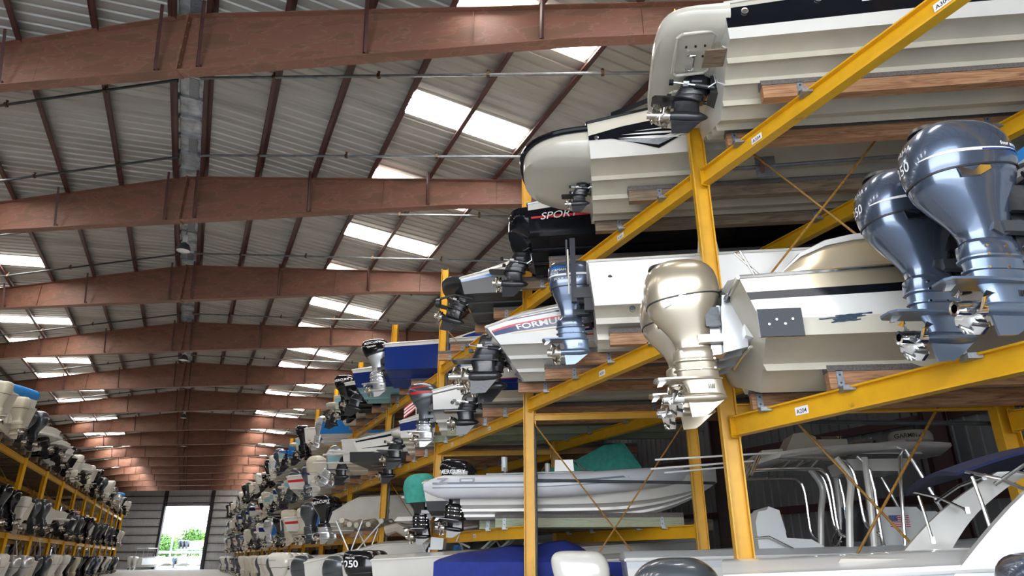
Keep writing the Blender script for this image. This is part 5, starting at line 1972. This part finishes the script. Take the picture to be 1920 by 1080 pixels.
# ------------------------------------------------------------------ the rack across the aisle
rnd = random.Random(33)
L3 = [(5, (1, 'boxy', 'creamob')), (5, (1, 'boxy', 'creamob')), (0, (2, 'round', 'steeldark')), (0, ('drive',)), (2, ('drive',)), (6, ('drive',)), (2, (1, 'wedge', 'blackob')), (0, (1, 'boxy', 'whiteob')), (0, ('drive',)), (5, (1, 'boxy', 'whiteob')), (2, (1, 'wedge', 'blackob')), (0, ('drive',)), (1, (2, 'round', 'steeldark')), (0, (1, 'slab', 'whiteob')), (2, ('drive',)), (0, (1, 'round', 'steeldark')), (0, (1, 'boxy', 'creamob')), (1, ('drive',)), (0, (1, 'round', 'silver')), (5, (2, 'wedge', 'blackob')), (0, ('drive',)), (0, (1, 'boxy', 'whiteob'))]
L2 = [(0, (2, 'round', 'steeldark')), (0, (3, 'wedge', 'blackob')), (0, (3, 'wedge', 'blackob')), (5, (1, 'boxy', 'whiteob')), (0, (2, 'round', 'steeldark')), (0, (1, 'wedge', 'blackob')), (0, ('drive',)), (2, (1, 'wedge', 'blackob')), (0, (1, 'round', 'steeldark')), (0, (2, 'round', 'steeldark')), (1, (2, 'wedge', 'blackob')), (0, (2, 'wedge', 'blackob')), (0, (1, 'round', 'silver')), (5, (2, 'round', 'steeldark')), (0, (2, 'wedge', 'blackob')), (0, (1, 'boxy', 'whiteob')), (0, (2, 'round', 'steeldark')), (1, ('drive',)), (0, (2, 'wedge', 'blackob')), (0, (2, 'slab', 'whiteob')), (0, (2, 'slab', 'whiteob')), (0, (2, 'slab', 'whiteob'))]
L1 = [(0, (1, 'slab', 'whiteob')), (0, (2, 'round', 'silver')), (0, (1, 'slab', 'whiteob')), (0, (2, 'round', 'silver')), (5, (1, 'boxy', 'creamob')), (0, (2, 'round', 'steeldark')), (0, (1, 'slab', 'whiteob')), (0, (2, 'slab', 'whiteob')), (0, (2, 'wedge', 'blackob')), (5, (2, 'boxy', 'creamob')), (0, (2, 'round', 'steeldark')), (0, (2, 'wedge', 'blackob')), (5, (1, 'boxy', 'creamob')), (1, (2, 'round', 'steelblue')), (0, (1, 'slab', 'whiteob')), (0, (2, 'round', 'steeldark')), (0, (1, 'wedge', 'blackob')), (0, (2, 'slab', 'whiteob')), (0, (1, 'round', 'silver')), (0, (2, 'round', 'steeldark')), (0, (1, 'slab', 'whiteob')), (0, (1, 'boxy', 'creamob'))]
for lst, z, tier, ph in ((L3, 6.25 + KU + .1, 'top tier', .2), (L2, 2.75 + KU + .1, 'middle tier', .2), (L1, FZ, 'floor', .2)):
    for i, (ty, e) in enumerate(lst):
        t_ = 26.4 + ph + 3.1 * i
        if t_ > 95:
            break
        s_ = SLF + .3 + rnd.uniform(-.25, .4)
        where = ('on the %s' % tier) if tier == 'floor' else 'on the %s' % tier
        b = far_boat('%s boat with %s, %s along the %s across the aisle' % (HUE[ty], eng_words(e), ORD[i], tier), 0, 0, z, ty, e, lod=1 if i < 9 else 0, left=True, s=s_, t=t_, tilt=rnd.choice((0, 0, .1, .3)) if tier != 'floor' else rnd.choice((0, .05)), group='boats across the aisle, %s' % tier)
        if tier == 'top tier' and i in (1, 19):
            mb = MB()
            mb.tube([(.05, -1.1, 1.72), (.03, -.3, 1.74), (.05, .5, 1.73), (.05, 1.15, 1.72)], .25, M['skyc'], 16)
            mb.build('rolled_cover', b, label='bright blue rolled cover')
            mb = MB()
            mb.loft([[(x, y, z_) for x, z_ in ((-.2, 1.15), (.5, 1.15), (.45, 1.5), (-.25, 1.5))] for y in (-1.0, 1.0)], M['white'])
            mb.build('sun_pad', b)
        if tier == 'middle tier' and i in (9,):
            for yy in (-.7, .7):
                fm = MB()
                for k in range(7):
                    fm.box((.15, yy, 1.45 + .06 * k), (.012, .42, .06), M['flagred'] if k % 2 == 0 else M['sign'])
                fm.box((.155, yy + .1, 1.68), (.016, .2, .22), M['flagblue'])
                fm.tube([(.15, yy + .22, 1.1), (.15, yy + .22, 2.0)], .015, M['alu'], 6)
                fm.build('flag', b)
        if tier == 'floor' and i % 2 == 0:
            for yy in (-.9, .9):
                mb = MB()
                mb.tube([(.8, yy, 1.2), (1.2, yy, 2.35), (2.4, yy, 2.4), (2.9, yy, 1.3)], .03, M['alu'], 6)
                mb.build('tower_frame', b)
            mb = MB()
            mb.loft([[(x, y, z_) for x, z_ in ((1.0, 2.35), (2.6, 2.4), (2.6, 2.46), (1.0, 2.42))] for y in (-.9, .9)], M['vinyl'] if i % 4 else M['tanvinyl'])
            mb.build('hard_top', b)
for k in range(24):
    t_ = 26.0 + 3.1 * k
    for z in (2.75, 6.25):
        for d in (-.5, .5):
            if k < 22 and z > 2 and k % 1 == 0 and (k < 12):
                bunk(rack_l, SLF + .35, -15.5, t_ + .6 + d * 1.16, z, 'woodgrey', side=-1)

# ------------------------------------------------------------------ pipes, lamps
for k, t in enumerate(FT[:-1]):
    for j, dt in enumerate((1.85, 5.45)):
        if t + dt > T1 - 1 or t < 0:
            continue
        for sg, m in ((-1, 'pipedark'), (1, 'pipe')):  # same pipe: shade painted into the far side's colour, light into the near side's
            mb = MB()
            u1 = 15.5
            zz = lambda u: roof_z(RS + u) - .44
            mb.tube([(sg * .3, 0, zz(sg * .3)), (sg * u1, 0, zz(sg * u1))], .034, M[m], 8)
            mb.tube([(sg * .3, 0, zz(0)), (sg * .3, 0, zz(0) + .08)], .03, M[m], 8)
            mb.revx([(-.05, .05), (.05, .05)], M[m], 10, c=(sg * .34, 0, zz(.34)))
            root = mb.build('sprinkler_pipe', None, loc=P(RS, t + dt, 0), rz=PHI, label='%s sprinkler pipe down the roof slope, %s beyond the %s roof beam' % ('lit-grey, near rack side' if sg > 0 else 'shade-dark, far aisle side', ('just', 'midway')[j], ORD[max(0, k - 2)] if k > 1 else 'overhead'), cat='pipe', group='sprinkler pipes under the roof')
            if k < 8:
                for q in (2.1, 4.6, 7.1, 9.6, 12.1):
                    hb = MB()
                    hb.tube([(sg * q, 0, zz(sg * q)), (sg * q, 0, zz(sg * q) + .10)], .02, M['brass'], 6)
                    hb.revz([(.035, .10), (.035, .115)], M['brass'], 8, c=(sg * q, 0, zz(sg * q)))
                    hb.box((sg * q, 0, zz(sg * q)), (.07, .09, .09), M['brass'])
                    hb.build('sprinkler_head', root)
for k, t in enumerate((23.2, 38.6, 56.5, 72.0)):
    root = put('high_bay_lamp', None, loc=P(RS - .06, t, 11.55), label='bell-shaped hanging lamp at the ridge, %s from the camera' % ORD[k], cat='lamp', group='ridge lamps')
    mb = MB()
    mb.revz([(.05, .32), (.07, .30), (.16, .24), (.215, .12), (.235, 0.0), (.225, 0.0), (.15, .2), (.05, .27)], M['steeldark'], 24)
    mb.build('lamp_shade', root)
    mb = MB()
    mb.revz([(.222, .005), (.20, .0), (.12, -.02), (.01, -.025)], M['lampglass'], 24)
    mb.build('lens', root)
    mb = MB()
    mb.box((0, 0, .46), (.16, .16, .26), M['sign'])
    mb.box((0, 0, .32), (.24, .05, .04), M['sign'])
    mb.tube([(0, 0, .58), (0, 0, .86)], .02, M['alu'], 8)
    mb.build('ballast_box', root)
# pipes standing beside the near posts and running through the rack
for k, nm in ((1, 'the biggest yellow post'), (2, 'the second yellow post, left of the crossed rods'), (3, 'the third yellow post, near the covered outboard'), (4, 'the fourth yellow post beyond the twin black outboards')):
    mb = MB()
    mb.tube([(0, 0, 0.02), (0, 0, 9.6)], .045, M['pipe'], 12)
    for z in (3.2, 5.6, 7.9):
        mb.revz([(.062, -.06), (.062, .06)], M['pipe'], 12, c=(0, 0, z))
    mb.build('standpipe', None, loc=P(SF + .24, RT[k] + .28, 0), label='grey vertical sprinkler pipe beside %s' % nm, cat='pipe')
for t, z, x1, nm, m in ((10.98, 7.27, 3.2, 'across the white underside of the black-swoosh boat', 'pipe'), (16.98, 3.15, 3.9, 'in front of the grey inflatable boat', 'pipedark'), (10.98, 3.36, 3.6, 'above the hard top boat', 'pipedark')):
    mb = MB()
    mb.tube([(.25, 0, 0), (x1, 0, .06 if z > 7 else -.1)], .03, M[m], 10)
    r = mb.build('sprinkler_pipe', None, loc=P(SF, t, z), rz=PHI, label='horizontal sprinkler pipe %s' % nm, cat='pipe')
    if z > 7:
        mb = MB()
        mb.box((1.22, -.02, .0), (.30, .012, .36), M['galv'])
        mb.box((1.16, -.05, .0), (.05, .05, .22), M['rust'])
        mb.build('heat_shield', r, label='square galvanised plate')

# ------------------------------------------------------------------ outside the far door
def tree(p, h, r, seed, lm, label):
    root = put('tree', None, loc=p, label=label, cat='tree', group='trees outside the far door')
    rn = random.Random(seed)
    mb = MB()
    mb.tube([(0, 0, 0), (.1, 0, h * .35), (.05, .1, h * .6)], [.22, .16, .08], M['bark'], 8)
    for k in range(5):
        a = rn.uniform(0, 6.28)
        mb.tube([(.05, 0, h * .4), (math.cos(a) * r * .5, math.sin(a) * r * .5, h * .68)], [.1, .03], M['bark'], 5)
    mb.build('trunk', root)
    mb = MB()
    blobs = [(rn.uniform(-.6, .6) * r, rn.uniform(-.6, .6) * r, h * rn.uniform(.40, .88), r * rn.uniform(.35, .6)) for _ in range(12)]
    vs, fs = [], []
    for k in range(2600):
        bx, by, bz, br = blobs[rn.randrange(12)]
        d = Vector((rn.gauss(0, 1), rn.gauss(0, 1), rn.gauss(0, 1))).normalized() * br * rn.uniform(.75, 1.05)
        c = Vector((bx, by, bz)) + d
        u = Vector((rn.gauss(0, 1), rn.gauss(0, 1), rn.gauss(0, 1))).normalized()
        w = u.cross(d).normalized()
        q = .22 * rn.uniform(.7, 1.4)
        o = len(vs)
        vs += [c - u * q, c + w * q * .6, c + u * q, c - w * q * .6]
        fs.append((o, o + 1, o + 2, o + 3))
    mb.add(vs, fs, M[lm])
    mb.build('crown', root)


for k, (s_, t_, h, r, lm, lb) in enumerate(((-12.5, 150, 5.6, 2.6, 'leaf', 'bushy yellow-green tree at the left of the doorway view'), (-4.8, 153, 6.4, 2.6, 'leafd', 'rounded green tree left of the outdoor boat rack'), (.6, 153, 6.6, 2.5, 'leafd', 'green tree behind the outdoor rack, taller than the boat on it'), (3.0, 163, 6.3, 2.8, 'leaf', 'light green tree at the right of the doorway view'), (-3.0, 172, 5.4, 3.2, 'leaf', 'low pale tree far beyond the outdoor rack'), (8.5, 155, 6.0, 2.6, 'leafd', 'green tree half hidden by the right door edge'))):
    tree(P(s_, t_, 0), h, r, k, lm, lb)
orack = put('outdoor_rack', None, label='pale blue steel boat rack standing outside the far door', cat='boat rack')
for s_ in (-9.5, -2.7, 4.2):
    mb = MB()
    mb.ibeam((0, 0, 0), (0, 0, 8.2), .25, .25, M['paleblue'], up=(1, 0, 0))
    mb.build('post', orack, loc=P(s_, 140, 0), rz=PHI)
for z, h in ((7.55, .3), (2.5, .42)):
    mb = MB()
    mb.ibeam((-10, 0, 0), (4.6, 0, 0), .2, h, M['paleblue'])
    mb.build('beam', orack, loc=P(0, 140, z) - NP * .26, rz=PHI)


def yard_boat(label, s_, t_, z, ty, eng, top):
    b = boat(label, s_, t_, z, HT[ty], key=('type', ty), n=18)
    b.rotation_euler.z = PHI + PI / 2
    n, kind, paint = eng
    for i in range(n):
        add_outboard(b, -.32, (i - (n - 1) / 2) * .66, .08, kind, paint, lod=0)
    if top:
        for yy in (-.9, .9):
            mb = MB()
            mb.tube([(1.2, yy, 1.1), (1.2, yy, 2.5), (2.8, yy, 2.55), (2.9, yy, 1.1)], .04, M['alu'], 6)
            mb.build('tower_frame', b)
        mb = MB()
        mb.box((2.0, 0, 2.58), (2.2, 2.0, .08), M['white'])
        mb.build('hard_top', b)
    return b


yard_boat('white boat with triple outboards on the outdoor rack', -.2, 138.9, 3.0, 0, (3, 'round', 'steeldark'), False)
yard_boat('white boat parked outside at the left of the doorway', -4.2, 131, .3, 0, (1, 'slab', 'whiteob'), False)
yard_boat('white boat with one outboard parked outside, middle of the doorway', -1.3, 131, .3, 5, (1, 'round', 'steelblue'), True)
yard_boat('white boat with a pipe tower parked outside by the right door edge', 1.9, 131, .3, 0, (1, 'boxy', 'creamob'), True)
yard_boat('white boat with pipe frame parked indoors before the far wall', -7.2, 112, .3, 0, (2, 'slab', 'whiteob'), True)

# turn the whole place so that the boats lie along the x axis
RZ = Matrix.Rotation(-PHI, 4, 'Z')
bpy.context.view_layer.update()
for o in list(S.objects):
    if o.parent is None:
        o.matrix_world = RZ @ o.matrix_world
